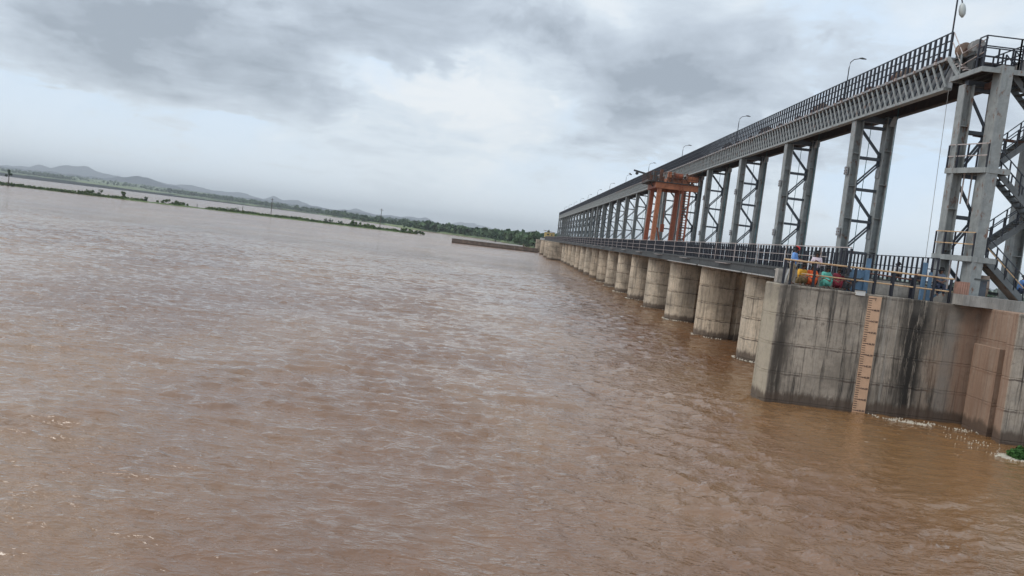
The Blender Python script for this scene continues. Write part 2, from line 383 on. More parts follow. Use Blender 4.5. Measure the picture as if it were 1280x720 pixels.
# ================================================================== LAND, HILLS, BANK
ml, T, b = new_mat('far_bank_ground')
pos = T.node('ShaderNodeNewGeometry').outputs['Position']
c = T.mix(T.mapr(T.noise(T.vec('MULTIPLY', pos, (1, .35, 1)), .012, 6, .65), .40, .58), (.05, .085, .045), (.17, .21, .09))
c = T.mix(T.mapr(T.noise(pos, .06, 5, .7), .5, .66, 0, .8), c, (.022, .042, .022))
T.put(b.inputs['Base Color'], c); b.inputs['Roughness'].default_value = .95
mh, T, b = new_mat('haze_blue_hill_scrub')
pos = T.node('ShaderNodeNewGeometry').outputs['Position']
c = T.mix(T.mapr(T.noise(pos, .004, 7, .7), .4, .62), (.014, .028, .046), (.032, .048, .068))  # blue of the distance haze is mixed into the scrub colour
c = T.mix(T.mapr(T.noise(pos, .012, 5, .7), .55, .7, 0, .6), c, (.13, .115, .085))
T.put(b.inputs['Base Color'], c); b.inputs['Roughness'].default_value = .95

shore_pts = [(-6, 2700), (-1.0, 2700), (-.64, 2600), (-.45, 2400), (-.32, 2050), (-.243, 1700), (-.20, 1150), (-.135, 740), (-.04, 640), (.03, 450), (.06, 362), (.1, 356), (.6, 356), (1, 356), (6, 356)]
sa, sy = zip(*shore_pts)
na = 420; la = np.concatenate([np.linspace(-2.5, -.8, 30), np.linspace(-.79, .3, na), np.linspace(.31, 2.5, 40)])
tt = np.linspace(0, 1, 130)**1.3
shore = np.interp(la, sa, sy); shore = shore*(1+.02*fbm(la*30, la*0, 3, 5))
LY = shore[None, :]*(11500/shore[None, :])**tt[:, None]; LX = la[None, :]*LY
dist = LY-shore[None, :]
LZ = -1.2+2.6*np.clip(dist/14, 0, 1)+np.clip((LY-1500)/3200, 0, 1)*(15+30*np.clip((-.2-LX/LY)/.3, 0, 1))*(.8+.5*fbm(LX*.0011, LY*.0011, 4, 9))
LZ += np.clip(dist/60, 0, 1)*1.2*fbm(LX*.02, LY*.02, 3, 19)
tag(link('far_bank', grid_mesh('far_bank', np.stack([LX, LY, LZ], -1).reshape(-1, 3), len(la), len(tt), ml)), 'low green far bank of the river', None, None, 'structure')

def hills(name, tab, y0, y1, lab, seed):
    ta, te = zip(*tab); a = np.linspace(-2.2, 2.2, 1500)
    el = np.interp(a, ta, te); el = el+.0022*fbm(a*70, a*0, 4, seed)*(el > .002)
    nr = 26; t_ = np.linspace(0, 1, nr); ym = (y0+y1)/2
    Y_ = y0+(y1-y0)*t_[:, None]+0*a[None, :]; X_ = a[None, :]*Y_
    prof = np.sin(np.pi*np.clip(t_, 0, 1))**.85
    Z_ = (6+el*ym)[None, :]*prof[:, None]; Z_ = Z_*(1-.3*np.abs(fbm(X_*.004, Y_*.004, 4, seed+3))*(prof[:, None] < .985))-2
    tag(link(name, grid_mesh(name, np.stack([X_, Y_, Z_], -1).reshape(-1, 3), len(a), nr, mh)), lab, None, None, 'structure')
far_t = [(-2.2,.012),(-1.5,.02),(-1.1,.010),(-.8,.016),(-.66,.0102),(-.6288,.0136),(-.6126,.0135),(-.5989,.0182),(-.5866,.0156),(-.5639,.0213),(-.5487,.0211),(-.5387,.0223),(-.5181,.0167),(-.4977,.0141),(-.4575,.0155),(-.437,.0133),(-.4118,.0143),(-.3843,.0125),(-.361,.0123),(-.346,.014),(-.3357,.0122),(-.315,.0076),(-.3034,.0141),(-.2929,.0103),(-.2829,.0114),(-.2709,.0129),(-.254,.0068),(-.2335,.0052),(-.2132,.0046),(-.2064,.0074),(-.1985,.0103),(-.1902,.0083),(-.1726,.0053),(-.1524,.0067),(-.1322,.0081),(-.1168,.0069),(-.1099,.0087),(-.0963,.0053),(-.0808,.0025),(-.05,.001),(0,0),(.3,.003),(.8,.006),(2.2,.01)]
mid_t = [(-2.2,.01),(-1.2,.009),(-.66,.0115),(-.6288,.0095),(-.5866,.0105),(-.56,.010),(-.52,.010),(-.4977,.0135),(-.4828,.0179),(-.4728,.0191),(-.4575,.0165),(-.437,.012),(-.41,.009),(-.35,.007),(-.25,.006),(-.13,.0045),(-.08,.003),(-.02,.001),(.008,.0012),(.018,.006),(.027,.0088),(.034,.0075),(.045,.0045),(.07,.001),(.3,.002),(.8,.005),(2.2,.008)]
hz_t = [(-2.2,0),(-.09,0),(-.078,.004),(-.065,.0088),(-.05,.0086),(-.03,.0065),(-.01,.003),(.01,0),(2.2,0)]
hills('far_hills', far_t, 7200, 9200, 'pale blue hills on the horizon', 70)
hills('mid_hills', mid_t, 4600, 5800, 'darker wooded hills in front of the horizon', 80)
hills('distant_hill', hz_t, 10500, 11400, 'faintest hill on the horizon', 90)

# crown builders -----------------------------------------------------
def leaf_quads(centers, radii, n, size, flat=1.0):
    """n leaf-clump quads spread in clumps (centres k x3, radii k)"""
    k = len(centers); idx = rng.integers(0, k, n)
    d = rng.normal(size=(n, 3)); d /= np.linalg.norm(d, axis=1)[:, None]
    rad = radii[idx]*(rng.random(n)**.4)
    c = centers[idx]+d*rad[:, None]*np.array([1, 1, flat])
    a = rng.normal(size=(n, 3)); a /= np.linalg.norm(a, axis=1)[:, None]
    b_ = np.cross(a, rng.normal(size=(n, 3))); b_ /= np.linalg.norm(b_, axis=1)[:, None]
    s_ = (size*(.6+.8*rng.random(n)))[:, None]
    return np.stack([c-a*s_-b_*s_*.6, c+a*s_-b_*s_*.6, c+a*s_+b_*s_*.6, c-a*s_+b_*s_*.6], 1)
def tree_meshes(h, wd, seed, dense=900, mat='leaf'):
    rs = random.Random(seed); mb = MB(); th = h*.45
    mb.tube([(0, 0, -.3), (.02*h, 0, th*.5), (0, .02*h, th), (0, 0, h*.75)], [h*.035, h*.028, h*.02, h*.006], 7)
    cs = []
    for i in range(9):
        an = rs.random()*6.28; rr_ = wd*.5*(.25+.6*rs.random()); z = h*(.24+.66*rs.random())
        rr_ *= 1-.5*abs(z/h-.62)
        p = (rr_*math.cos(an), rr_*math.sin(an), z); cs.append(p)
        mb.tube([(0, 0, th*.8), (p[0]*.5, p[1]*.5, (th*.8+z)/2+.05*h), p], [h*.014, h*.009, h*.003], 5)
    cs = np.array(cs); rd = np.array([wd*(.14+.12*rs.random()) for _ in cs])
    q = leaf_quads(cs, rd, dense, h*.028, .75)
    return mb.mesh('trunk', MT['bark']), quads_mesh('crown', q, MT[mat])
TV = [tree_meshes(1, 1.05, 3, 900, 'leaf'), tree_meshes(1, .8, 5, 900, 'leafd'), tree_meshes(1, 1.4, 8, 1100, 'leafd'), tree_meshes(1, .9, 11, 800, 'leaf')]
def land_z(a, y):
    s0 = float(np.interp(a, sa, sy)); return -1.2+2.6*min(1, max(0, (y-s0)/14))+max(0, min(1, (y-1500)/3200))*(13+25*max(0, min(1, (-.2-a)/.3)))
def tree(x, y, h, v, label, group, z=None):
    z = land_z(x/y, y)-.2 if z is None else z
    r_ = root('tree', (x, y, z), label, 'tree', group)
    for nm, me in zip(('trunk', 'crown'), TV[v]):
        o = link(nm, me, r_); o.scale = (h, h, h); o.rotation_euler = (0, 0, random.random()*6.28)
    return r_
# forest mass of the far bank: nobody could count it
cs = []; hs = []
for i in range(7500):
    a = rng.uniform(-.85, .2) if i % 4 else rng.uniform(-1.6, 1.2)
    s0 = float(np.interp(a, sa, sy))
    y = s0+12+(rng.random()**2.2)*(2600 if i % 3 else 500)
    dn_ = fbm(np.array([a*y*.006]), np.array([y*.004]), 3, 41)[0]
    if dn_ < (.03 if a > -.22 else -.06) and rng.random() < .93: continue
    h = (2.2+5.5*rng.random()**2)*(1+.5*(dn_ > .12))*(1.15 if y > 1400 else .78); cs.append((a*y, y, land_z(a, y)+h*.5)); hs.append(h*.42)
cs = np.array(cs); hs = np.array(hs)
qs = []
for k in range(26):
    d = rng.normal(size=(len(cs), 3)); d /= np.linalg.norm(d, axis=1)[:, None]
    c_ = cs+d*hs[:, None]*np.array([1.15, 1.15, 1.0])*(rng.random(len(cs))**.35)[:, None]
    a_ = rng.normal(size=(len(cs), 3)); a_ /= np.linalg.norm(a_, axis=1)[:, None]
    b_ = np.cross(a_, rng.normal(size=(len(cs), 3))); b_ /= np.linalg.norm(b_, axis=1)[:, None]
    s_ = (hs*.42)[:, None]; qs.append(np.stack([c_-a_*s_-b_*s_, c_+a_*s_-b_*s_, c_+a_*s_+b_*s_, c_-a_*s_+b_*s_], 1))
tag(link('woodland', quads_mesh('woodland', np.concatenate(qs), MT['leafd'])), 'dense trees covering the far bank', None, None, 'stuff')
# trees that stand out of the belt
spots = [(-.118, 800, 13, 2), (-.098, 790, 12, 1), (-.083, 780, 11, 2), (-.072, 700, 9, 0), (-.058, 720, 12, 2), (-.046, 690, 10, 1),
         (-.030, 660, 10, 3), (-.022, 640, 13, 1), (-.010, 600, 9, 0), (.000, 560, 12, 2), (.007, 520, 9, 1), (.012, 500, 11, 0),
         (.024, 470, 12, 2), (.031, 455, 11, 2), (.038, 440, 10, 1), (.043, 430, 9, 3), (-.15, 900, 11, 1), (-.175, 1150, 10, 2),
         (-.235, 1800, 16, 2), (-.345, 2300, 16, 1), (-.44, 2600, 18, 2), (-.50, 2700, 18, 1), (-.56, 2750, 17, 2), (-.605, 2800, 22, 0)]
lbl = ['standing out of the low scrub of the far bank', 'rising above the far tree belt', 'with a broad crown in the far tree belt', 'pale and thin on the far bank']
for i, (a, y, h, v) in enumerate(spots):
    where = ('behind the low wall' if -.08 < a < .045 else 'beyond the strip tip' if -.2 < a <= -.08 else 'under the blue hills')
    tree(a*y, y, h*.62, v, f'{["round", "dark", "broad dark", "loose pale"][v]} far bank tree {where}, {ORD[i]} of them', 'trees standing out along the far bank')
tree(19.6, 362, 10.5, 1, 'dark round tree behind the yellow house at the far end of the dam', 'trees at the far end of the dam')
tree(24, 372, 8, 2, 'broad dark tree hidden partly by the last gate towers', 'trees at the far end of the dam')
for i, (x, y, h) in enumerate([(70, 250, 7), (93, 262, 9), (150, 400, 9)]):
    pass
# ---- vegetated strip (submerged bund) in the river
xs = np.linspace(-470, -50, 500); yy = np.linspace(-1, 1, 9)
BX, BV = np.meshgrid(xs, yy); cy = 447+(-BX-50)*(-.03)+3*fbm(BX*.02, BX*0, 3, 3)
wdt = np.clip((-50-BX)/16, 0, 1)*(2.6+3.2*vnoise(BX*.03, BX*0, 8)+5.5*np.exp(-((BX+85)/28)**2)+4*np.exp(-((BX+195)/20)**2))
brk = np.clip(fbm(BX*.05, BX*0+3, 3, 71)+.8, 0, 1)
BZ = (.55+.5*fbm(BX*.09, BV, 3, 33))*(1-BV**2)*np.clip((-50-BX)/10, 0, 1)*(brk > .12)-.12
bY = cy+BV*wdt
tag(link('river_bund', grid_mesh('river_bund', np.stack([BX, bY, BZ], -1).reshape(-1, 3), 500, 9, MT['scrub'])), 'thin half drowned green bund in the river', None, None, 'structure')
g = []
cx = rng.uniform(-430, -52, 3400); keep = vnoise(cx*.08, cx*0, 5) > .2; cx = cx[keep]
cyy = 447+(-cx-50)*(-.03)+rng.normal(size=len(cx))*1.6
cz = rng.random(len(cx))*.8*(.6+vnoise(cx*.05, cx*0, 2))+.15
cc = np.stack([cx, cyy, cz], 1)
tag(link('bund_scrub', quads_mesh('bund_scrub', leaf_quads(cc, np.full(len(cc), .65), 26000, .30), MT['scrub'])), 'low scrub on the drowned bund', None, None, 'stuff')
def shrub(x, hgt, wd, label, dead=False):
    y = 447+(-x-50)*(-.03); mb = MB(); r_ = root('shrub', (x, y, .1), label, 'shrub', 'shrubs on the drowned bund')
    for i in range(6):
        an = i*1.05; mb.tube([(x, y, .0), (x+wd*.22*math.cos(an), y+wd*.2*math.sin(an), hgt*.5), (x+wd*.4*math.cos(an), y+wd*.4*math.sin(an), hgt*(.7+.3*random.random()))], [.09, .06, .02], 5)
    part('stem', mb, MT['bark'], r_)
    k = 10; cs_ = np.stack([rng.uniform(-wd/2, wd/2, k), rng.uniform(-wd/3, wd/3, k), rng.uniform(.25, .8, k)*hgt], 1)
    q = leaf_quads(cs_, np.full(k, min(wd, hgt)*.26), 160 if dead else 520, .22 if dead else .26)
    link('foliage', quads_mesh('foliage', q, MT['scrub' if not dead else 'leafd']), r_)
def X_at(a): return a*446
for a, h_, w_, lb, dd in [(-.533, 3.0, 6.5, 'dark two humped bush on the bund left of the bare sapling', False), (-.516, 4.2, 2.6, 'upright forked bush beside the two humped bush on the bund', True),
        (-.487, 4.6, 2.4, 'small dark upright bush alone on the bund', False), (-.459, 3.2, 2.0, 'leaning bare sapling on the bund', True),
        (-.432, 2.8, 13, 'long green mound of bushes on the left half of the bund', False), (-.418, 2.2, 9, 'lower green tail of the bush mound on the bund', False),
        (-.352, 2.6, 5, 'thin grey bush left of the two short posts on the bund', True), (-.325, 1.5, 9, 'flat green bush right of the two short posts', False),
        (-.271, 1.8, 4, 'small clump right of the taller left pole', False), (-.231, 3.0, 4, 'twiggy bush midway between the two tall poles', True),
        (-.216, 2.5, 2.2, 'thin leaning bush left of the right tall pole', True), (-.200, 3.3, 3.2, 'leaning dark bush at the left of the widest green patch', False),
        (-.190, 2.7, 7, 'humped bush just left of the right tall pole', False), (-.178, 2.6, 3.5, 'dark leaning bush touching the right tall pole from the left', False),
        (-.150, 1.7, 7, 'low bush just right of the right tall pole', False), (-.135, 2.6, 7, 'taller bush on the widest green patch of the bund', False),
        (-.124, 2.3, 9, 'spreading green bush near the right end of the bund', False), (-.112, 1.6, 3, 'last small bush at the right tip of the bund', False)]:
    shrub(X_at(a), h_, w_, lb, dd)
def pole(x, h_, label, arm=False):
    y = 446.5+(-x-50)*(-.03); r_ = root('utility_pole', (x, y, 0), label, 'pole', 'poles on the drowned bund')
    part('shaft', MB().tube([(x, y, -.5), (x, y, h_)], [.22, .15], 6), MT['bark'], r_)
    if arm: part('crossarm', MB().box((x-.9, y-.08, h_-.9), (x+.9, y+.08, h_-.7)), MT['bark'], r_)
pole(X_at(-.303), 10.5, 'taller left pole standing on the bund', True); pole(X_at(-.166), 12, 'tall pole near the right end of the bund', True)
pole(X_at(-.352)+6, 4.2, 'right one of the two short posts on the bund'); pole(X_at(-.352)+3.4, 3.2, 'left one of the two short posts on the bund')
pole(X_at(-.395), 2.4, 'short stump post left of the pair of short posts')
# tall thin tree at the far left edge
xl, yl = -.637*420, 420
r_ = root('tree', (xl, yl, 0), 'thin tall palm-like tree standing in the water at the left edge', 'tree')
mb = MB().tube([(xl, yl, -.5), (xl+.3, yl, 4), (xl, yl, 8.2)], [.28, .2, .12], 6); mb.tube([(xl+.2, yl, 5), (xl+1.2, yl, 6.8)], [.1, .05], 5); mb.tube([(xl+.1, yl, 4.6), (xl-1.2, yl, 5.8)], [.1, .05], 5)
part('trunk', mb, MT['bark'], r_)
cs_ = np.array([(0, 0, 8.2), (.1, 0, 7.3), (1.2, 0, 6.4), (-1.2, 0, 5.6), (0.3, 0, 6.4), (-3, 0, .5), (0, 0, .6), (2.5, 0, .5)])
link('foliage', quads_mesh('foliage', leaf_quads(cs_, np.array([.7, .6, .7, .7, .5, 1., .7, .8]), 420, .22), MT['leafd']), r_)

# ================================================================== TRAINING WALL at the far end
r_ = root('training_wall', (-6, 320, 0), 'long low concrete wall with a white top edge running out from the far end', 'wall')
mb = MB(); x = -23.6
while x < 11.6:
    x2 = min(x+3.2, 11.6); zt = 1.75; mb.box((x, 320, -1), (x2-.06, 322, zt)); x = x2
part('wall_body', mb, MT['farwall'], r_, kind='stuff'); part('coping', MB().box((-23.7, 319.9, 1.75), (5.2, 322.1, 2.25)), MT['white'], r_)
part('marker_post', MB().box((-6.2, 320.4, 2.25), (-5.8, 320.8, 3.1)), MT['dark'], r_)
part('end_block', MB().box((5.3, 319.8, 1.2), (5.7, 322, 2.9)), MT['farwall'], r_)

# ================================================================== DAM PIERS
YK = [36.2+11.8*k for k in range(27)]
JZ = [.13+1.28*j for j in range(-1, 5)]
def pier_mb(yc, x0, hw, x1, ztop, slots=((17.3, 17.75, .22), (20.7, 21.4, .4)), xnose=None):
    mb = MB(); xc = x0+hw; pts = []
    for i in range(13):
        a = math.pi/2+math.pi*i/12; pts.append(('n', a))
    side = []
    for s0_, s1_, dp in slots: side += [(s0_, 0), (s0_, dp), (s1_, dp), (s1_, 0)]
    side = [(xc+.3, 0)]+[q for q in side if q[0] > xc+.3]+[(x1, 0)]
    def ring(ins):
        out = [(x, yc+hw-d-ins) for x, d in side[::-1]]
        out += [(xc+(hw-ins)*math.cos(a), yc+(hw-ins)*math.sin(a)) for _, a in pts]
        out += [(x, yc-hw+d+ins) for x, d in side]
        return out
    lv = [(-1.6, 0)]
    for z in JZ[1:]: lv += [(z-.035, 0), (z-.02, .035), (z+.02, .035), (z+.035, 0)]
    lv = [q for q in lv if q[0] < ztop-.05]+[(ztop-.04, 0), (ztop, .04)]
    n = None
    for z, ins in lv:
        rg = ring(ins); n = len(rg); mb.v += [(x, y, z) for x, y in rg]
    for i in range(len(lv)-1):
        for k in range(n): mb.f.append((i*n+k, i*n+(k+1) % n, (i+1)*n+(k+1) % n, (i+1)*n+k))
    mb.f.append(tuple((len(lv)-1)*n+k for k in range(n)))
    return mb
for k in range(1, 27):
    big = k in (17, 19, 22)
    mb = pier_mb(YK[k]+1.2, 11.4 if big else 15.0, 1.5, 26, 5.38)
    lab = (f'{ORD[k-1]} round nosed bridge pier beyond the gauge wall' if not big else
           {17: 'long divide pier with a broad flat side far along the dam', 19: 'long nosed pier just beyond the divide pier', 22: 'last long nosed pier by the end of the low training wall'}[k])
    r_ = root('bridge_pier', (18, YK[k]+1.2, 0), lab, 'pier', 'concrete piers of the dam')
    part('pier_shaft', mb, MT['pier'], r_)
    part('bearing_cap', MB().box((15.1, YK[k]-.1, 5.38), (22.9, YK[k]+2.5, 5.46)), MT['pier'], r_)

# ---- gauge wall and near pier
r_ = root('gauge_wall', (16, 35, 0), 'near stained concrete pier wall carrying the peach water gauge', 'wall')
mb = MB(); poly = [(11.75, 34.75), (12.0, 34.5), (20.95, 34.5), (20.95, 35.95), (12.0, 35.95), (11.75, 35.7)]
def lifts(poly, zs, ins=.02):
    mb = MB(); cx = sum(p[0] for p in poly)/len(poly); cyy_ = sum(p[1] for p in poly)/len(poly); n = len(poly)
    lv = [(zs[0], 0)]
    for z in zs[1:-1]: lv += [(z-.02, 0), (z-.008, ins), (z+.008, ins), (z+.02, 0)]
    lv += [(zs[-1]-.03, 0), (zs[-1], .03)]
    for z, i_ in lv:
        for x, y in poly:
            mb.v.append((x+math.copysign(min(i_, abs(x-cx)), cx-x), y+math.copysign(min(i_, abs(y-cyy_)), cyy_-y), z))
    for i in range(len(lv)-1):
        for k in range(n): mb.f.append((i*n+k, i*n+(k+1) % n, (i+1)*n+(k+1) % n, (i+1)*n+k))
    mb.f.append(tuple((len(lv)-1)*n+k for k in range(n))); return mb
wall_z = [-1.6, .13, 1.41, 2.69, 3.97, 5.28]
part('wall_body', lifts(poly, wall_z), MT['wall'], r_)
part('pier_block', lifts([(20.95, 31.2), (27, 31.2), (27, 38.6), (20.95, 38.6)], wall_z, .02), MT['wall'], r_)
part('pilaster', lifts([(20.62, 32.3), (20.95, 32.3), (20.95, 34.1), (20.62, 34.1)], [-1.6, .13, 1.41, 2.69, 3.72]), MT['wall'], r_)
part('pilaster', lifts([(20.5, 31.2), (20.95, 31.2), (20.95, 31.75), (20.5, 31.75)], wall_z), MT['wall'], r_)
part('pier_extension', lifts([(15.3, 35.95), (20.94, 35.95), (20.94, 38.6), (15.3, 38.6)], [-1.6, 1.4, 5.26]), MT['wall'], r_)
part('tower_ledge', MB().box((19.65, 33.75, 5.282), (27, 38.2, 5.74)), MT['pale'], r_)
part('deck_end_beam', MB().box((12.4, 36.25, 5.285), (19.6, 36.6, 5.93)), MT['pale'], r_)

# ---- water gauge board (painted on a raised strip of the wall)
def text_obj(cu, r_, p):
    o = link('number', cu); bpy.context.view_layer.update()
    me = bpy.data.meshes.new_from_object(o.evaluated_get(bpy.context.evaluated_depsgraph_get())); bpy.data.objects.remove(o)
    o = link('number', me, r_, Vector(p)-r_.location); o.rotation_euler = (R(90), 0, 0)
gx0, gx1, gy = 15.93, 16.5, 34.5
r_ = root('water_gauge', ((gx0+gx1)/2, gy, 0), 'tall peach depth gauge with dark ticks and numbers on the near wall', 'gauge')
part('gauge_board', MB().box((gx0, gy-.025, -.6), (gx1, gy, 5.2)), MT['gauge'], r_)
tick_s = MB().box((-.0, -.004, -.014), (.15, 0, .014)).mesh('tick', MT['ink']); tick_l = MB().box((0, -.004, -.016), (.25, 0, .016)).mesh('tick', MT['ink'])
for i in range(56):
    z = 5.1-.1*i
    if z < -.2: break
    o = link('tick', tick_l if i % 5 == 0 else tick_s, r_, Vector((gx0+.01, gy-.0255, z))-r_.location)
for i in range(1, 11):
    z = 5.1-.5*i
    cu = bpy.data.curves.new('number', 'FONT'); cu.body = '%.2f' % (148.5-.5*i); cu.size = .115; cu.extrude = .003; cu.align_x = 'RIGHT'; cu.offset = .003
    cu.materials.append(MT['ink'])
    text_obj(cu, r_, (gx1-.03, gy-.029, z-.045))
cu = bpy.data.curves.new('number', 'FONT'); cu.body = 'T'; cu.size = .15; cu.extrude = .003; cu.offset = .004; cu.materials.append(MT['ink'])
text_obj(cu, r_, (gx0+.26, gy-.029, 5.02))

# ================================================================== ROAD DECK spans
for k in range(26):
    y0, y1 = YK[k]+(1.2 if k else .4), YK[k+1]+1.2
    if k == 0: y0 = 36.62
    r_ = root('deck_span', (16, (y0+y1)/2, 5.5), f'{ORD[k]} dark steel road deck span beyond the gauge wall', 'bridge span', 'road deck spans of the dam')
    part('fascia_girder', MB().box((14.72, y0+.03, 5.47), (14.9, y1-.03, 5.86)), MT['dkgrey'], r_)
    part('bottom_flange', MB().box((14.6, y0+.03, 5.41), (15.05, y1-.03, 5.468)), MT['dkgrey'], r_)
    part('deck_slab', MB().box((14.66, y0+.02, 5.862), (22.9, y1-.02, 6.0)), MT['dkgrey'], r_)
    part('inner_girder', MB().box((18.9, y0+.03, 5.47), (19.1, y1-.03, 5.86)), MT['dkgrey'], r_)
    part('service_ledge', MB().box((14.45, y0+3.2, 5.80), (14.716, y0+6.2, 5.84)), MT['rail'], r_)
    if k < 3:
        mb = MB(); y = y0+.3
        while y < y1-.3: mb.box((14.52, y, 5.36), (14.6, y+.12, 5.43)); y += .34
        part('lit_edge_teeth', mb, MT['white'], r_, kind='stuff')  # white teeth paint in the lit saw-tooth lower edge of the girder

def railing(name, label, x, y0, y1, z0, z1, step, pw, pd, rails, mat_p, mat_r, rr_, near, rmk=None):
    r_ = root(name, (x, y0, z0), label, 'railing')
    me = MB().box((-pw/2, -pd/2, 0), (pw/2, pd/2, z1-z0)).mesh('baluster', mat_p)
    y = y0; n = 0; rest = MB()
    while y <= y1:
        if n < near: link('baluster', me, r_, (0, y-y0, 0))
        else: rest.box((x-pw/2, y-pd/2, z0), (x+pw/2, y+pd/2, z1))
        n += 1; y += step
    if rest.v: part('balusters_beyond', rest, mat_p, r_, kind='stuff')
    for z in rails: part('rail', MB().beam((x-rr_[1], y0-.02, z), (x-rr_[1], y1, z), rr_[0], rr_[0]), mat_r, r_)
    return r_
# upstream deck railing: dark balusters with pale pipes in front
r_ = railing('deck_railing', 'long dark railing with pale pipe rails along the river edge of the road deck', 14.85, 34.45, 343, 6.0, 7.16, .5, .08, .11, (7.2,), MT['black'], MT['rail'], (.042, .0), 300)
r_.location.z = 6.0
for z in (6.72, 6.30): part('pipe_rail', MB().tube([(14.74, 36.7, z), (14.74, 343, z)], .018, 6), MT['rail'], r_)
me = MB().tube([(0, 0, 0), (0, 0, 1.36)], .026, 6).mesh('pipe_post', MT['rail'])
for i in range(64): link('pipe_post', me, r_, (-.14, 37.4+4.8*i-34.45, -.16))
part('kerb_plate', MB().box((14.78, 34.5, 5.94), (14.95, 36.24, 6.0)), MT['dkgrey'], r_)
railing('inner_railing', 'dark baluster railing on the inner side of the road deck', 18.95, 34.9, 343, 6.0, 7.2, .45, .07, .07, (7.2, 6.7), MT['black'], MT['black'], (.04, 0), 200)

# ---- cream/orange pipe rail along the gauge wall top
r_ = root('wall_railing', (12, 34.62, 5.28), 'cream orange two pipe handrail with black posts along the near wall top', 'railing')
part('top_rail', MB().tube([(12.05, 34.62, 6.36), (19.6, 34.62, 6.36)], .038, 8), MT['orail'], r_)
part('middle_rail', MB().tube([(12.9, 34.62, 5.82), (19.6, 34.62, 5.80)], .032, 8), MT['orail'], r_)
me = MB().box((-.05, -.04, 0), (.05, .04, 1.06)).mesh('post', MT['black'])
for x in (12.12, 12.42, 13.45, 15.25, 16.15, 16.95, 17.9, 18.75, 19.5): link('post', me, r_, (x-12, 0, 0))
part('end_bracket', MB().beam((12.16, 34.66, 5.3), (12.32, 34.66, 5.95), .05, .07), MT['white'], r_)
r_ = root('back_railing', (16, 35.85, 5.28), 'brownish second handrail behind the near wall railing', 'railing')
part('top_rail', MB().tube([(15.9, 35.85, 6.2), (19.5, 35.85, 6.1)], .034, 8), MT['rust'], r_)
for x in (15.95, 16.7, 17.5, 18.4): link('post', me, r_, (x-16, 0, -.1))

# ================================================================== HOIST TOWERS
def hleg(cx, cy, z0, z1, wx=.50, wy=.58, lean=0., tk=.05):
    """H section: two flanges facing up/downstream joined by a web, with a base plate"""
    mb = MB()
    for s in (-1, 1):
        xa = cx+s*(wx/2-tk/2)
        mb.beam((xa+lean, cy, z0), (xa, cy, z1), tk, wy, (0, 1, 0))
    mb.beam((cx+lean, cy, z0), (cx, cy, z1), wx-2*tk-.004, .05, (0, 1, 0))
    for j in range(1, 5):
        z = z0+(z1-z0)*j/5; o = lean*(1-j/5)
        mb.box((cx-wx/2+tk+.002+o, cy-wy/2+.02, z), (cx+wx/2-tk-.002+o, cy-.03, z+.03))
    mb.box((cx-wx/2-.12+lean, cy-wy/2-.1, z0-.03), (cx+wx/2+.12+lean, cy+wy/2+.1, z0+.02))
    return mb
def zigzag(r_, xa, xb, y, zs, mat, first=1, gap=.17):
    for j, z in enumerate(zs):
        part('strut', MB().beam((xa, y-.12, z), (xb, y-.12, z), .07, .16).beam((xa, y+.12, z), (xb, y+.12, z), .07, .16), mat, r_)
    for j in range(len(zs)-1):
        d = (j % 2 == 0) if first else (j % 2 == 1)
        p = (xa, zs[j]-.22) if d else (xb, zs[j]-.22); q = (xb, zs[j+1]+.22) if d else (xa, zs[j+1]+.22)
        for s in (-1, 1):
            part('brace', MB().beam((p[0], y+.05*s, p[1]+s*gap/2), (q[0], y+.05*s, q[1]+s*gap/2), .07, .09), mat, r_)
    for j, z in enumerate(zs[1:], 1):
        xg = xb if j % 2 == 1 else xa
        part('gusset', MB().box((xg-.17, y-.015, z-.42), (xg+.17, y+.015, z+.42)), mat, r_)
ZS = [14.95, 13.1, 11.2, 9.3, 7.4]
proto = root('hoist_tower', (20.9, 0, 5.46), 'x', 'tower', 'gate hoist towers on the dam piers')
part('leg', hleg(19.97, 0, 5.50, 15.24, lean=.12), MT['steel'], proto)
part('leg', hleg(21.85, 0, 5.50, 15.66), MT['steel'], proto)
zigzag(proto, 20.27, 21.57, 0, ZS, MT['brace'])
part('cap_beam', MB().box((19.9, -.14, 15.245), (22.2, .14, 15.58)), MT['brace'], proto)
part('haunch', MB().prism([(-.9, -.02), (.9, -.02), (.9, .02), (-.9, .02)], 0, .01) if False else MB().beam((21.85, -.75, 15.62), (21.85, -.3, 15.1), .3, .05).beam((21.85, .75, 15.62), (21.85, .3, 15.1), .3, .05), MT['steel2'], proto)
for zz in (8.3, 12.0):
    for xx in (19.64, 21.53): part('splice_plate', MB().box((xx+(.05 if zz < 10 and xx < 20 else 0), -.22, zz), (xx+.05+(.05 if zz < 10 and xx < 20 else 0), .22, zz+.5)), MT['steel2'], proto)
    for i in range(6): part('bolt', MB().box((19.6 if zz > 10 else 19.65, -.17+.3*(i % 2), zz+.06+.16*(i//2)), (19.638 if zz > 10 else 19.688, -.12+.3*(i % 2), zz+.11+.16*(i//2))), MT['rust'], proto)
for dy_ in (-1.65, 1.65):
    part('wire_rope', MB().tube([(21.5, dy_, 5.6), (21.5, dy_, 16.7)], .022, 5), MT['teal'], proto)
towers = []
def copy_tree(o, parent=None):
    c = o.copy(); COL.objects.link(c); c.parent = parent
    for ch in o.children: copy_tree(ch, c)
    return c
for k in range(1, 27):
    o = proto if k == 1 else copy_tree(proto)
    o.location.y = YK[k]
    o['label'] = f'{ORD[k-1]} grey H-column hoist tower beyond the stair tower, cross braced'
    towers.append(o)

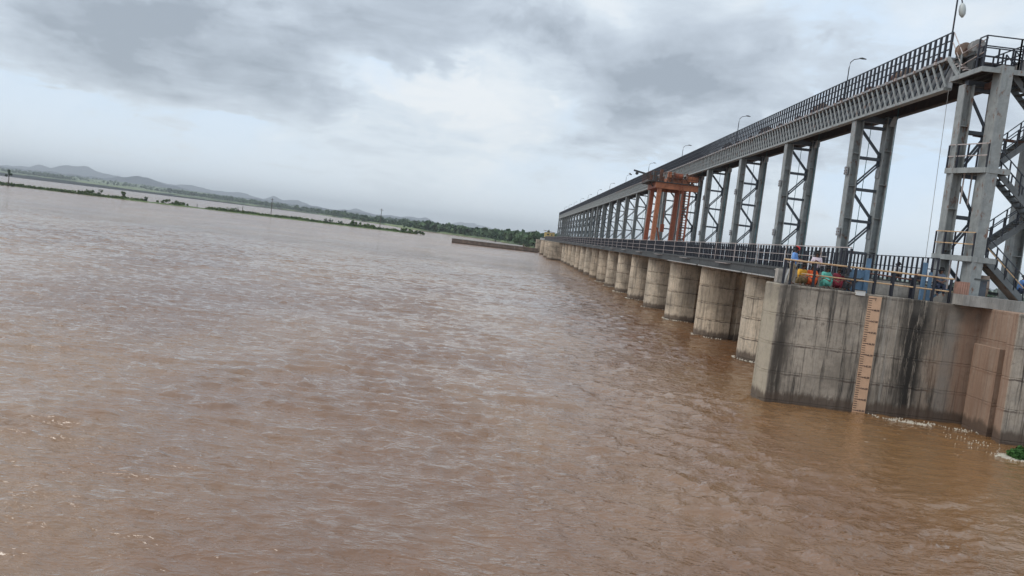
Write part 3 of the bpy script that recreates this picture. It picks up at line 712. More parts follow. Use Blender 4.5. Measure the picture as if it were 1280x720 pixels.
# ---- stair tower on the near pier
YA, YB = 36.6, 35.28
st_ = root('stair_tower', (21, 35.4, 5.74), 'nearest grey hoist tower with platforms and zigzag stairs', 'tower')
part('leg', hleg(19.93, YA, 5.78, 15.24, .46, .52, .10), MT['steel'], st_)
part('leg', MB().box((20.53, YB-.3, 5.76), (20.98, YB+.3, 15.88)).box((20.46, YB-.335, 5.76), (20.528, YB+.335, 15.9)).box((20.3, YB-.5, 5.742), (21.2, YB+.5, 5.765)), MT['steel'], st_)
part('leg', hleg(21.42, YA, 5.78, 15.9, .55, .62), MT['steel'], st_)
part('leg', hleg(23.9, 37.6, 5.78, 15.9, .55, .62), MT['steel'], st_)
zigzag(st_, 20.18, 21.14, YA+.1, [15.1, 13.15, 11.15, 9.25, 7.35, 5.95], MT['brace'])
part('cap_beam', MB().box((19.9, YA-.15, 15.245), (24.0, YA+.15, 15.45)), MT['brace'], st_)
part('red_brace', MB().beam((20.7, YA+.25, 13.1), (23.5, YA+.25, 13.0), .1, .12), MT['rust'], st_)
part('cross_beam', MB().box((20.6, YB+.35, 15.1), (20.8, YA-.2, 15.35)), MT['rust'], st_)
def platform(z, xa, xb, ya, yb, nm='platform'):
    mb = MB().box((xa, ya, z-.22), (xa+.07, yb, z)).box((xb-.07, ya, z-.22), (xb, yb, z)).box((xa+.071, ya, z-.22), (xb-.071, ya+.07, z)).box((xa+.071, yb-.07, z-.22), (xb-.071, yb, z))
    p_ = part(nm, mb, MT['steel'], st_)
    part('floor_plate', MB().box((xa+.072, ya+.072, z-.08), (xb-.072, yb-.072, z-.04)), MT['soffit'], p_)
    n = int((xb-xa)/.5)
    for i in range(1, n): part('joist', MB().box((xa+.08+i*.5, ya+.075, z-.2), (xa+.13+i*.5, yb-.075, z-.082)), MT['dkgrey'], p_)
PL = [(19.6, 36.75), (20.44, 34.97), (21.5, 34.97), (21.5, 36.24), (20.3, 36.24), (20.1, 36.75)]
for z in (7.46, 11.42):
    mbp = MB()
    for (xa, ya_), (xb, yb_) in zip(PL, PL[1:]+PL[:1]): mbp.beam((xa, ya_, z-.11), (xb, yb_, z-.11), .07, .24)
    p_ = part('platform', mbp, MT['steel'], st_)
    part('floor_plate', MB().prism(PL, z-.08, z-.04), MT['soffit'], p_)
    part('ladder_frame', MB().box((20.15, 36.1, z-1.6), (20.2, 36.15, z)).box((20.5, 36.1, z-1.6), (20.55, 36.15, z)), MT['rail'], p_)
platform(15.76, 19.6, 24.2, 35.02, 37.6, 'top_platform')
def guard(pts, z, hgt, n_each, mr, name='guard_rail', mids=2, pw=.06):
    """posts in black plus rails along a polyline"""
    for (xa, ya), (xb, yb) in zip(pts[:-1], pts[1:]):
        for i in range(n_each+1):
            if i == 0 and (xa, ya) != pts[0]: continue
            f = i/n_each; x, y = xa+(xb-xa)*f, ya+(yb-ya)*f
            part('guard_post', MB().box((x-pw/2, y-pw/2, z), (x+pw/2, y+pw/2, z+hgt)), MT['black'], st_)
        for j in range(mids+1):
            zz = z+hgt*(1-j/(mids+1)); part(name, MB().beam((xa, ya, zz+.02), (xb, yb, zz+.02), .045, .045), mr, st_)
guard([(19.62, 36.7), (20.44, 34.99)], 7.46, 1.05, 4, MT['orail'], mids=1)
guard([(19.62, 36.7), (20.44, 34.99)], 11.42, 1.05, 4, MT['rail'], mids=1)
guard([(19.66, 35.6), (19.66, 35.08), (21.2, 35.08)], 15.76, 1.32, 1, MT['black'])
guard([(21.2, 35.08), (24.0, 35.08)], 15.76, 1.32, 3, MT['black'])
guard([(20.3, 36.4), (24.0, 36.4)], 15.76, 1.2, 5, MT['black'])
guard([(21.4, 35.2), (21.4, 37.4)], 15.76, 1.1, 3, MT['black'])
# zigzag stairs on the downstream side
def flight(x0, z0, x1, z1, ya, yb, under=False):
    f_ = part('flight', MB().beam((x0, ya, z0), (x1, ya, z1), .05, .26).beam((x0, yb, z0), (x1, yb, z1), .05, .26), MT['stair'], st_)
    n = int(abs(z1-z0)/.21)
    for i in range(n):
        f = (i+.5)/n; x, z = x0+(x1-x0)*f, z0+(z1-z0)*f
        part('tread', MB().box((x-.14, ya+.03, z-.02), (x+.14, yb-.03, z+.02)), MT['stair'], f_)
    if under: part('soffit_plate', MB().beam((x0+.1, (ya+yb)/2, z0-.16), (x1-.1, (ya+yb)/2, z1-.1), yb-ya-.06, .03), MT['stairunder'], f_)
    for y in (ya, yb):
        for j in range(2): part('handrail', MB().beam((x0, y, z0+.55+.45*j), (x1, y, z1+.55+.45*j), .04, .04), MT['orail'] if j == 0 and y == ya and z0 < 8 and z1 < 8 else MT['brace'], f_)
        for i in range(5):
            f = i/4; x, z = x0+(x1-x0)*f, z0+(z1-z0)*f
            part('baluster', MB().box((x-.025, y-.025, z), (x+.025, y+.025, z+1.0)), MT['black'], f_)
ya, ym, yb = 35.58, 36.3, 37.1
flight(21.4, 7.42, 23.35, 5.78, ya, ym-.05, True)
flight(21.3, 7.46, 23.55, 9.42, ym, yb)
flight(21.3, 11.40, 23.55, 9.42, ya, ym-.05)
flight(21.3, 11.42, 23.55, 13.5, ym, yb)
flight(21.3, 15.72, 23.55, 13.5, ya, ym-.05)
for z in (9.42, 13.5): part('landing', MB().box((23.4, ya, z-.12), (24.6, yb, z)), MT['stair'], st_)
# pale access ladder beside the first leg
mb = MB()
part('ladder', mb.box((20.72, 36.0, 5.8), (20.77, 36.05, 7.3)).box((21.02, 36.0, 5.8), (21.07, 36.05, 7.3)), MT['rail'], st_)
for i in range(6): part('rung', MB().box((20.772, 36.01, 5.95+.25*i), (21.018, 36.04, 5.98+.25*i)), MT['rail'], st_)
part('downpipe', MB().tube([(19.64, 37.3, 5.9), (19.64, 37.6, 15.2)], .011, 6), MT['drumg'], st_)
# steps and handrails at the end of the hoist deck
for i in range(6): part('step', MB().box((19.72, 37.95-.28*i, 16.62-.14*i), (20.8, 38.2-.28*i, 16.67-.14*i)), MT['rail'], st_)
part('handrail', MB().tube([(19.72, 38.0, 17.95), (19.72, 37.0, 16.75), (19.72, 35.1, 17.0)], .025, 6), MT['rail'], st_)
part('handrail', MB().tube([(19.72, 38.0, 17.5), (19.72, 36.95, 16.2), (19.72, 35.1, 16.45)], .025, 6), MT['rail'], st_)
part('raking_post', MB().beam((19.66, 38.1, 16.8), (19.66, 37.0, 15.75), .10, .16, (0, 1, 0)).box((19.68, 37.0, 15.77), (19.74, 37.06, 16.75)), MT['steel'], st_)
part('junction_box', MB().box((21.4, 35.3, 15.78), (22.0, 35.7, 16.25)), MT['drumg'], st_)

# ---- hoist bridge (walkway girder) on the towers
Y0, Y1 = 38.05, 344.5
hb = root('hoist_bridge', (21, Y0, 15.24), 'long grey lattice hoist bridge carried on all the towers', 'bridge')
part('bottom_chord', MB().box((19.62, Y0, 15.26), (19.98, Y1, 15.40)), MT['steel'], hb)
part('top_chord', MB().box((19.66, Y0, 16.70), (19.98, Y1, 16.82)), MT['steel2'], hb)
part('back_plate', MB().box((20.0, Y0, 15.30), (20.03, Y1, 16.42)), MT['steel2'], hb)
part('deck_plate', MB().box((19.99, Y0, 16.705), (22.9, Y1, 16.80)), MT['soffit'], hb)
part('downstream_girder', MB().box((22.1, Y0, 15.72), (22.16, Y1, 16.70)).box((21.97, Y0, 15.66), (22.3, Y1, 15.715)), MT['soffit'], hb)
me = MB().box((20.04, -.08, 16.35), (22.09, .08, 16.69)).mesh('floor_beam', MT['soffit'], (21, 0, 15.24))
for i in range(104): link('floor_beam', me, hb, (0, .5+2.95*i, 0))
sp, run = .6, .95
n = int((Y1-Y0-run)/sp)
ma = MB().beam((19.72, run, 16.70), (19.72, 0, 15.40), .05, .11).mesh('lattice_bar', MT['steel'], (21, 0, 15.24))
mb_ = MB().beam((19.84, 0, 16.70), (19.84, run, 15.40), .05, .12).mesh('lattice_bar', MT['brace'], (21, 0, 15.24))  # cross bars coloured dark to stand for the shadow behind the slats
rest = MB(); rest2 = MB()
for i in range(n):
    y = i*sp
    if i < 150:
        link('lattice_bar', ma, hb, (0, y, 0)); link('lattice_bar', mb_, hb, (0, y, 0))
    else:
        rest.beam((19.72, Y0+y+run, 16.70), (19.72, Y0+y, 15.40), .05, .11); rest2.beam((19.84, Y0+y, 16.70), (19.84, Y0+y+run, 15.40), .05, .10)
part('lattice_beyond', rest, MT['steel'], hb, kind='stuff'); part('cross_lattice_beyond', rest2, MT['brace'], hb, kind='stuff')
me = MB().box((-.06, -.07, 0), (.06, .07, .14)).mesh('rail_bracket', MT['rail'])
for i in range(120): link('rail_bracket', me, hb, (19.62-21, .1+i*1.0, 1.42))
railing('hoist_railing', 'long dark three rail railing along the top of the hoist bridge', 19.70, Y0+.05, Y1, 16.82, 18.0, .5, .085, .12, (18.0, 17.62, 17.22), MT['black'], MT['black'], (.05, 0), 300)

# ---- winding machinery on the hoist deck
def drum_mesh(r, L):
    mb = MB()
    for a, b_, rr_ in ((-L/2, -L/2+.06, r), (-L/2+.06, L/2-.06, r*.8), (L/2-.06, L/2, r)): mb.tube([(0, a, 0), (0, b_, 0)], rr_, 20)
    return mb.mesh('rope_drum', MT['drum'])
hz = root('gate_winch', (20.6, 0, 16.8), 'x', 'winch', 'gate winches on the hoist bridge')
o = link('rope_drum', drum_mesh(.36, 1.0), hz, (0, 0, .52))
part('gearbox', MB().box((20.35, .62, 16.82), (20.9, 1.3, 17.42)).box((20.45, .7, 17.42), (20.8, 1.2, 17.56)), MT['rust'], hz)
part('winch_frame', MB().box((20.3, -.75, 16.802), (20.9, 1.4, 16.9)).box((20.5, -.7, 16.9), (20.7, -.6, 17.3)).box((20.5, .52, 16.9), (20.7, .6, 17.3)), MT['dkgrey'], hz)
part('motor', MB().tube([(20.95, .95, 17.12), (21.6, .95, 17.12)], .19, 12), MT['drumg'], hz, True)
sm = root('coupling_box', (20.5, 0, 16.8), 'x', 'gearbox', 'shaft gearboxes on the hoist bridge')
part('housing', MB().box((20.25, -.35, 16.805), (20.75, .35, 17.25)).box((20.32, -.22, 17.25), (20.68, .22, 17.38)), MT['rust'], sm)
part('shaft', MB().tube([(20.5, -1.2, 17.05), (20.5, 1.2, 17.05)], .05, 8), MT['rust'], sm)
f1 = f2 = True; kk = 0
for k in range(26):
    yc = YK[k]+8.2
    o = hz if f1 else copy_tree(hz); f1 = False; o.location.y = yc
    o['label'] = f'brown rope drum winch behind the top railing, {ORD[k]} bay from the stair tower'
    for q, nm in ((4.2, 'near'), (12.0, 'far')):
        o = sm if f2 else copy_tree(sm); f2 = False; o.location.y = YK[k]+q
        o['label'] = f'small brown gearbox at the {nm} end of the {ORD[k]} hoist bay from the stair tower'
for x, y, m_, lb in ((20.0, 37.45, 'drum', 'brown rope drum at the near end of the hoist bridge'), (20.2, 36.75, 'drumg', 'grey rope drum beside the brown one above the stair tower')):
    r_ = root('rope_drum', (x, y, 16.8), lb, 'drum', 'rope drums at the stair tower')
    mb = MB()
    for a, b_, rr_ in ((-.16, -.12, .35), (-.12, .12, .31), (.12, .16, .35)): mb.tube([(x, y+a, 17.02), (x, y+b_, 17.02)], rr_, 24)
    part('barrel', mb, MT[m_], r_); part('hub', MB().tube([(x, y-.22, 17.02), (x, y-.161, 17.02)], .08, 10), MT['rust'], r_)
    part('stand', MB().box((x-.22, y-.25, 15.765), (x-.14, y+.25, 16.8)).box((x+.14, y-.25, 15.765), (x+.22, y+.25, 16.8)).box((x-.3, y-.3, 16.6), (x+.3, y+.3, 16.66)), MT['dkgrey'], r_)

# ---- lamps on the hoist bridge
def lamp(y, k):
    r_ = root('lamp_post', (19.85, y, 16.8), f'slim lamp post on the hoist bridge, {ORD[k]} beyond the hanging lamp', 'lamp', 'lamp posts along the hoist bridge')
    P_ = [(19.85, y, 16.8), (19.85, y, 18.9), (19.9, y, 19.25), (20.1, y, 19.45), (20.5, y, 19.55)]
    part('pole', MB().tube(P_, [.035, .032, .028, .024, .024], 8), MT['black'], r_)
    part('lamp_head', MB().tube([(20.42, y, 19.56), (20.6, y, 19.57), (20.85, y, 19.55)], [.035, .065, .03], 8), MT['dkgrey'], r_)
for k in range(12): lamp(50.3+24.0*k, k)
r_ = root('hanging_lamp_post', (19.8, 38.2, 16.8), 'tall thin post with a pale lamp hanging from a hooked arm above the stair tower', 'lamp')
part('pole', MB().tube([(19.72, 38.2, 16.85), (19.72, 38.2, 20.4)], .04, 8), MT['black'], r_)
part('arm', MB().tube([(19.72, 38.2, 19.62), (19.8, 38.2, 19.72), (19.9, 38.2, 19.66), (19.98, 38.2, 19.4)], .028, 6), MT['black'], r_)
part('lamp_head', MB().tube([(19.98, 38.2, 19.42), (19.99, 38.2, 19.3), (20.02, 38.2, 19.1), (20.05, 38.2, 18.9), (20.07, 38.2, 18.76)], [.06, .13, .16, .14, .04], 12), MT['lamp'], r_, True)
r_ = root('lightning_mast', (22.35, 35.2, 16.0), 'thin dark mast rising at the right edge above the stair tower', 'mast')
part('mast', MB().tube([(22.35, 35.2, 16.0), (22.35, 35.2, 20.2)], [.06, .03], 8), MT['brace'], r_)

# ================================================================== GATES
gp = root('sluice_gate', (21.1, 0, 2), 'rusty steel sluice gate between the dam piers', 'gate', 'sluice gates between the piers')
part('skin_plate', MB().box((21.04, 2.75, -1.2), (21.1, 11.55, 4.6)), MT['gate'], gp)
for i in range(5): part('rib', MB().box((20.9, 2.75, -.2+i*1.1), (21.038, 11.55, -.05+i*1.1)), MT['gate'], gp)
for k in range(1, 26):
    o = gp if k == 1 else copy_tree(gp); o.location.y = YK[k]
    o['label'] = f'rusty steel sluice gate behind the {ORD[k-1]} round pier counted from the gauge wall'

# ================================================================== GANTRY CRANE
cr = root('gantry_crane', (17.4, 92, 6.0), 'rusty orange gantry crane straddling the road deck among the towers', 'crane')
for x, y, t_ in ((15.95, 89.6, 'orange'), (15.95, 94.2, 'orange2'), (18.9, 94.2, 'orange2')):
    part('leg', MB().beam((x, y, 6.4), (x+.1, y, 13.2), .46, .5, (0, 1, 0)), MT[t_], cr)
g_ = part('leg', MB().beam((18.75, 89.6, 6.4), (18.75, 89.6, 13.2), .12, .5, (0, 1, 0)).beam((19.5, 89.6, 6.4), (19.5, 89.6, 13.2), .12, .5, (0, 1, 0)), MT['orange2'], cr, label='open laced leg')
for i in range(22): part('lacing', MB().box((18.82, 89.5, 6.6+.3*i), (19.43, 89.6, 6.68+.3*i)), MT['orange2'], g_)
part('main_beam', MB().box((15.5, 89.2, 13.2), (20.3, 89.9, 13.85)).box((15.5, 93.9, 13.2), (19.5, 94.5, 13.85)), MT['orange'], cr)
part('end_beam', MB().box((15.51, 89.901, 13.22), (16.2, 93.899, 13.83)).box((18.7, 89.901, 13.22), (19.4, 93.899, 13.83)), MT['orange2'], cr)
part('wheel_bogie', MB().box((15.6, 88.6, 6.02), (16.2, 95.2, 6.4)), MT['orange2'], cr); part('wheel_bogie', MB().box((18.45, 88.6, 6.02), (18.8, 95.2, 6.4)), MT['orange2'], cr)
part('walkway', MB().box((14.7, 89.0, 13.86), (20.6, 94.7, 13.94)), MT['dkgrey'], cr)
part('trolley', MB().box((16.9, 90.2, 14.0), (19.4, 93.0, 14.5)), MT['orange'], cr)
part('hoist_drum', MB().tube([(17.6, 90.1, 14.8), (18.6, 90.1, 14.8)], .33, 16), MT['orange2'], cr)
part('gear_case', MB().box((16.9, 89.95, 14.5), (17.3, 90.5, 15.2)), MT['orange'], cr, label='tall orange gear case')
part('motor_case', MB().box((19.1, 89.7, 14.3), (20.3, 90.5, 14.9)), MT['orange'], cr)
part('drum_bracket', MB().box((17.52, 89.6, 14.5), (17.6, 90.3, 15.2)).box((19.0, 89.6, 14.5), (19.06, 90.3, 15.2)), MT['rust'], cr)
for i in range(12): part('guard_post', MB().box((14.75+.52*i, 89.05, 13.94), (14.8+.52*i, 89.1, 14.95)), MT['rust'], cr)
for z in (14.45, 14.93): part('guard_rail', MB().box((14.75, 89.04, z), (20.5, 89.09, z+.05)), MT['rust'], cr)
for i in range(7): part('guard_post', MB().box((14.72, 89.2+.85*i, 13.94), (14.77, 89.25+.85*i, 15.0)), MT['rust'], cr)
part('guard_rail', MB().box((14.7, 89.1, 14.93), (14.75, 94.6, 14.98)), MT['rust'], cr)
part('control_cabinet', MB().box((15.2, 89.5, 13.95), (15.6, 90.1, 15.1)), MT['dkgrey'], cr); part('control_cabinet', MB().box((15.9, 89.4, 13.95), (16.2, 89.9, 15.3)), MT['rust'], cr)
mbm = MB(); rs_ = random.Random(4)
for i in range(34):
    x, y, z = 15.0+5.2*rs_.random(), 89.4+4.6*rs_.random(), 13.95; a_ = .12+.25*rs_.random(); hgt_ = .2+.8*rs_.random()**2
    mbm.box((x, y, z), (x+a_, y+a_*1.3, z+hgt_))
    if i % 3 == 0: mbm.beam((x, y, z+hgt_), (x+rs_.uniform(-1, 1), y, z+hgt_+rs_.uniform(-.3, .5)), .05, .05)
part('small_machinery', mbm, MT['rust'], cr, kind='stuff')
part('jib_arm', MB().beam((16.0, 91.0, 14.5), (13.1, 91.0, 15.0), .16, .2), MT['dkgrey'], cr)
part('jib_strut', MB().beam((15.6, 91.0, 13.3), (14.5, 91.0, 14.7), .1, .12), MT['dkgrey'], cr)
part('jib_pulley', MB().tube([(13.5, 90.9, 14.7), (13.5, 91.1, 14.7)], .18, 10), MT['dkgrey'], cr)
part('hand_ladder', MB().box((18.2, 89.1, 6.3), (18.25, 89.15, 14)).box((18.5, 89.1, 6.3), (18.55, 89.15, 14)), MT['orange2'], cr)
part('hook_block', MB().box((17.1, 91.6, 8.4), (17.5, 91.9, 9.3)).tube([(17.3, 91.75, 9.3), (17.3, 91.75, 13.9)], .04, 5), MT['orange2'], cr)
part('raking_strut', MB().beam((17.2, 94.2, 8.9), (17.9, 94.2, 6.2), .16, .16).beam((17.1, 94.2, 8.9), (16.4, 94.2, 6.2), .12, .12), MT['orange2'], cr)

# ================================================================== FAR END: abutment, house
r_ = root('end_abutment', (15, 347, 0), 'far concrete end abutment under the yellow house', 'abutment')
part('abutment_body', lifts([(11.3, 344), (30, 344), (30, 352), (11.3, 352)], [-1.5, 1.4, 2.7, 4, 5.4]), MT['pier'], r_)
part('white_block', MB().box((12.8, 343.9, 5.41), (15.2, 345, 6.2)), MT['white'], r_); part('white_block', MB().box((16, 343.9, 5.41), (18.6, 345, 6.0)), MT['white'], r_)
part('house_plinth', MB().box((13.5, 345.2, 5.405), (19.4, 351, 6.7)), MT['dkgrey'], r_)
hs_ = root('yellow_house', (16.6, 348, 6.7), 'small yellow hut with a brown roof at the far end of the dam', 'house')
part('wall', MB().box((14.6, 346, 6.71), (18.9, 350, 9.0)), MT['yellow'], hs_)
part('roof', MB().add([(14.1, 345.6, 9.6), (19.2, 345.6, 9.0), (19.2, 350.4, 9.0), (14.1, 350.4, 9.6), (14.1, 345.6, 9.75), (19.2, 345.6, 9.15), (19.2, 350.4, 9.15), (14.1, 350.4, 9.75)], [(0,3,2,1),(4,5,6,7),(0,1,5,4),(1,2,6,5),(2,3,7,6),(3,0,4,7)]), MT['roofc'], hs_)
part('window', MB().box((15.6, 345.96, 7.7), (16.5, 346.02, 8.3)), MT['dark'], hs_); part('window', MB().box((17.4, 345.96, 7.7), (18.0, 346.02, 8.2)), MT['dark'], hs_)

# ================================================================== things on the wall top
bg_ = root('blue_gate', (15.7, 35.5, 5.28), 'dull blue steel gate leaf with a taller post beside the seated people', 'gate')
part('gate_leaf', MB().box((15.2, 35.45, 5.3), (16.22, 35.5, 6.28)), MT['blue'], bg_); part('post', MB().box((16.02, 35.38, 5.285), (16.22, 35.448, 6.85)), MT['blue'], bg_)
part('brace', MB().beam((15.25, 35.43, 5.35), (15.95, 35.43, 5.95), .04, .05), MT['dkgrey'], bg_); part('shelf', MB().box((15.22, 35.2, 5.86), (15.9, 35.44, 5.9)), MT['dkgrey'], bg_)
bp = root('brace_stand', (18.7, 35.1, 5.28), 'blue steel post frame with a diagonal brace beside the sitting man', 'frame')
part('post', MB().box((18.42, 35.0, 5.285), (18.56, 35.14, 6.95)), MT['blue'], bp); part('post', MB().box((18.72, 35.0, 5.285), (18.84, 35.12, 6.55)), MT['blue'], bp)
part('brace', MB().beam((18.84, 35.06, 5.32), (19.4, 35.06, 5.80), .06, .08), MT['blue'], bp)
part('seat_plate', MB().box((18.85, 34.9, 5.84), (19.6, 35.3, 5.9)), MT['blue'], bp)
cb = root('wooden_crate', (20.15, 34.9, 5.74), 'pinkish wooden crate standing on the tower ledge', 'crate')
for i in range(5): part('slat', MB().box((19.9+.1*i, 34.7, 5.745), (19.98+.1*i, 34.74, 6.3)), MT['wood'], cb)
part('crate_body', MB().box((19.92, 34.741, 5.745), (20.36, 35.1, 6.28)), MT['wood'], cb)
kb = root('metal_kiosk', (20.9, 35.3, 5.74), 'dark metal motor box under the lower platform', 'motor box')
part('case', MB().box((20.75, 35.0, 5.745), (21.3, 35.5, 6.45)), MT['brace'], kb); part('lid', MB().box((20.7, 34.95, 6.452), (21.35, 35.55, 6.52)), MT['dkgrey'], kb)
cg = root('gas_cylinder', (21.35, 34.95, 5.74), 'brown barrel under the stair flight', 'barrel')
part('barrel_body', MB().tube([(21.6, 35.8, 5.745), (21.6, 35.8, 6.2), (21.6, 35.8, 6.7)], [.24, .27, .24], 14), MT['stairunder'], cg, True)
part('barrel_hoop', MB().tube([(21.6, 35.8, 6.1), (21.6, 35.8, 6.14)], .29, 14), MT['rust'], cg)
wb = root('white_bucket', (15.5, 34.72, 5.28), 'small white box hanging at the wall edge beside the blue gate', 'box')
part('box_body', MB().box((15.32, 34.42, 5.17), (15.72, 34.6, 5.38)), MT['white'], wb); part('box_edge', MB().box((15.3, 34.40, 5.38), (15.74, 34.62, 5.41)), MT['dkgrey'], wb)

# ================================================================== PEOPLE
def skinned(name, parent, verts, edges, mat, sub=1):
    """verts: list of (xyz, radius); one continuous skinned surface"""
    me = bpy.data.meshes.new(name); me.from_pydata([v[0] for v in verts], edges, []); me.update()
    o = link(name, me, parent); sk = o.modifiers.new('skin', 'SKIN'); sk.use_smooth_shade = True
    for i, (_, r_) in enumerate(verts):
        q = me.skin_vertices[0].data[i]; q.radius = (r_, r_) if not isinstance(r_, tuple) else r_; q.use_root = (i == 0)
    ss = o.modifiers.new('sub', 'SUBSURF'); ss.levels = ss.render_levels = sub
    me.materials.append(mat); return o
def person(loc, rz, J, label, shirt, pants, hair='hair', cap=None, skirt=False, feet=True):
    """J: joints in metres relative to the ground point; person faces -Y before rz"""
    r_ = root('person', loc, label, 'person', None); r_.rotation_euler = (0, 0, rz)
    V, E, ix = [], [], {}
    def j(n, p, r, frm=None):
        ix[n] = len(V); V.append((p, r))
        if frm: E.append((ix[frm], ix[n]))
    pel, ch, nk, hd = J['pelvis'], J['chest'], J['neck'], J['head']
    j('pel', pel, .12); j('wa', tuple((a+b)/2 for a, b in zip(pel, ch)), .11, 'pel'); j('ch', ch, .125, 'wa'); j('nk', nk, .05, 'ch')
    hv = Vector(hd); nv = Vector(nk); u = (hv-nv).normalized()
    j('jaw', tuple(nv+u*.07), .062, 'nk'); j('hd', tuple(hv), .088, 'jaw'); j('crown', tuple(hv+u*.07), .06, 'hd')
    fw = Vector(J.get('look', (0, -1, -.15))).normalized(); j('nose', tuple(hv-u*.01+fw*.10), .014, 'hd')
    for s, sg in (('l', 1), ('r', -1)):
        j('sh'+s, J['sh'+s], .058, 'ch'); j('el'+s, J['el'+s], .042, 'sh'+s); j('wr'+s, J['wr'+s], .028, 'el'+s)
        wv = Vector(J['wr'+s]); ev = Vector(J['el'+s]); hdv = (wv-ev).normalized(); j('pa'+s, tuple(wv+hdv*.07), .033, 'wr'+s)
        sd_ = hdv.cross(Vector((0, 0, 1)));  sd_ = sd_.normalized() if sd_.length > .1 else Vector((1, 0, 0))
        for q, L_ in ((-1.5, .06), (-.5, .075), (.5, .07), (1.5, .055)):
            j(f'f{s}{q}', tuple(wv+hdv*(.10+L_)+sd_*q*.018+Vector((0, 0, -.02))), .009, 'pa'+s)
        j('th'+s, tuple(wv+hdv*.06+sd_*.055*sg), .010, 'wr'+s)
        j('hp'+s, J['hp'+s], .095, 'pel'); j('kn'+s, J['kn'+s], .062, 'hp'+s); j('an'+s, J['an'+s], .038, 'kn'+s)
        av = Vector(J['an'+s]); j('to'+s, tuple(av+Vector(J.get('toe', (0, -.16, -.045)))), .032, 'an'+s)
    skinned('body', r_, V, E, MT['skin'])
    # shirt / blouse over torso and upper arms
    lw = tuple(Vector(pel)+Vector((0, 0, -.14 if pel[2] > .8 else -.02)))
    sv_ = [(lw, .145), (V[1][0], .135), (ch, .15), (tuple(Vector(nk)+Vector((0, 0, -.03))), .062)]; se = [(0, 1), (1, 2), (2, 3)]
    for s in 'lr':
        a = len(sv_); sv_ += [(J['sh'+s], .075), (J['el'+s], .062), (tuple(Vector(J['el'+s]).lerp(Vector(J['wr'+s]), J.get('sleeve', .1))), .055)]; se += [(2, a), (a, a+1), (a+1, a+2)]
    skinned('shirt', r_, sv_, se, shirt)
    pv = [(pel, .135)]; pe = []
    for s in 'lr':
        a = len(pv); pv += [(J['hp'+s], .115), (J['kn'+s], .085), (tuple(Vector(J['kn'+s]).lerp(Vector(J['an'+s]), .92)), .06)]; pe += [(0, a), (a, a+1), (a+1, a+2)]
    skinned('trousers' if not skirt else 'sari', r_, pv, pe, pants)
    if skirt:
        k_ = (Vector(J['knl'])+Vector(J['knr']))/2; p_ = Vector(pel)
        skinned('skirt', r_, [(tuple(p_), .17), (tuple((p_+k_)/2), .21), (tuple(k_+Vector((0, 0, -.06))), .17), (tuple(k_+Vector((0, -.02, -.26))), .13)], [(0, 1), (1, 2), (2, 3)], pants)
    if cap:
        skinned('cap', r_, [(tuple(hv+u*.05), .118), (tuple(hv+u*.11), .085), (tuple(hv+u*.05+fw*.13), .045)], [(0, 1), (0, 2)], cap)
    hp_ = [(tuple(hv+u*.03-fw*.03), .096), (tuple(hv+u*.085-fw*.01), .07), (tuple(hv-u*.04-fw*.05), .065)]; he = [(0, 1), (0, 2)]
    if skirt: hp_.append((tuple(hv-u*.06-fw*.12), .05)); he.append((2, 3))
    skinned('hair', r_, hp_, he, MT['hair'])
    return r_
def stand(s=1., arms='down', bow=0.):
    J = dict(pelvis=(0, 0, .93), chest=(0, -.02, 1.26), neck=(0, -.04-bow*.3, 1.45), head=(0, -.07-bow, 1.58),
             shl=(.18, -.02, 1.38), shr=(-.18, -.02, 1.38), hpl=(.09, 0, .86), hpr=(-.09, 0, .86),
             knl=(.10, -.04, .48), knr=(-.10, .02, .48), anl=(.11, .03, .08), anr=(-.12, .06, .08), look=(0, -1, -.2-bow*5))
    if arms == 'front': J.update(ell=(.24, -.06, 1.10), elr=(-.24, -.06, 1.10), wrl=(.08, -.26, 1.14), wrr=(-.08, -.27, 1.12))
    elif arms == 'phone': J.update(ell=(.23, -.08, 1.12), elr=(-.23, -.08, 1.12), wrl=(.06, -.27, 1.24), wrr=(-.06, -.27, 1.22))
    else: J.update(ell=(.24, .02, 1.10), elr=(-.24, .02, 1.10), wrl=(.25, -.08, .86), wrr=(-.25, -.08, .86))
    J['sleeve'] = .85 if arms == 'front' else .15
    return {k: (tuple(c*s for c in v) if isinstance(v, tuple) and k != 'look' else v) for k, v in J.items()}
def sit(seat=0., knee=.45, spread=.12):
    """seated: seat height; for squatting on the wall top seat ~.12"""
    z = seat+.12
    J = dict(pelvis=(0, 0, z), chest=(0, -.08, z+.34), neck=(0, -.13, z+.52), head=(0, -.19, z+.64), shl=(.17, -.10, z+.45), shr=(-.17, -.10, z+.45),
             hpl=(.09, -.05, z-.01), hpr=(-.09, -.05, z-.01), look=(0, -1, -.5))
    if seat < .3: J.update(knl=(spread+.04, -.34, .42), knr=(-spread-.04, -.33, .40), anl=(spread, -.22, .08), anr=(-spread, -.20, .08))
    else: J.update(knl=(spread, -.42, z+.02), knr=(-spread, -.42, z+.01), anl=(spread, -.40, z-.40), anr=(-spread, -.36, z-.40))
    J.update(ell=(.24, -.20, z+.24), elr=(-.24, -.20, z+.24), wrl=(.08, -.36, z+.18), wrr=(-.08, -.37, z+.17), toe=(0, -.14, -.04), sleeve=.2)
    return J
WT = 5.285
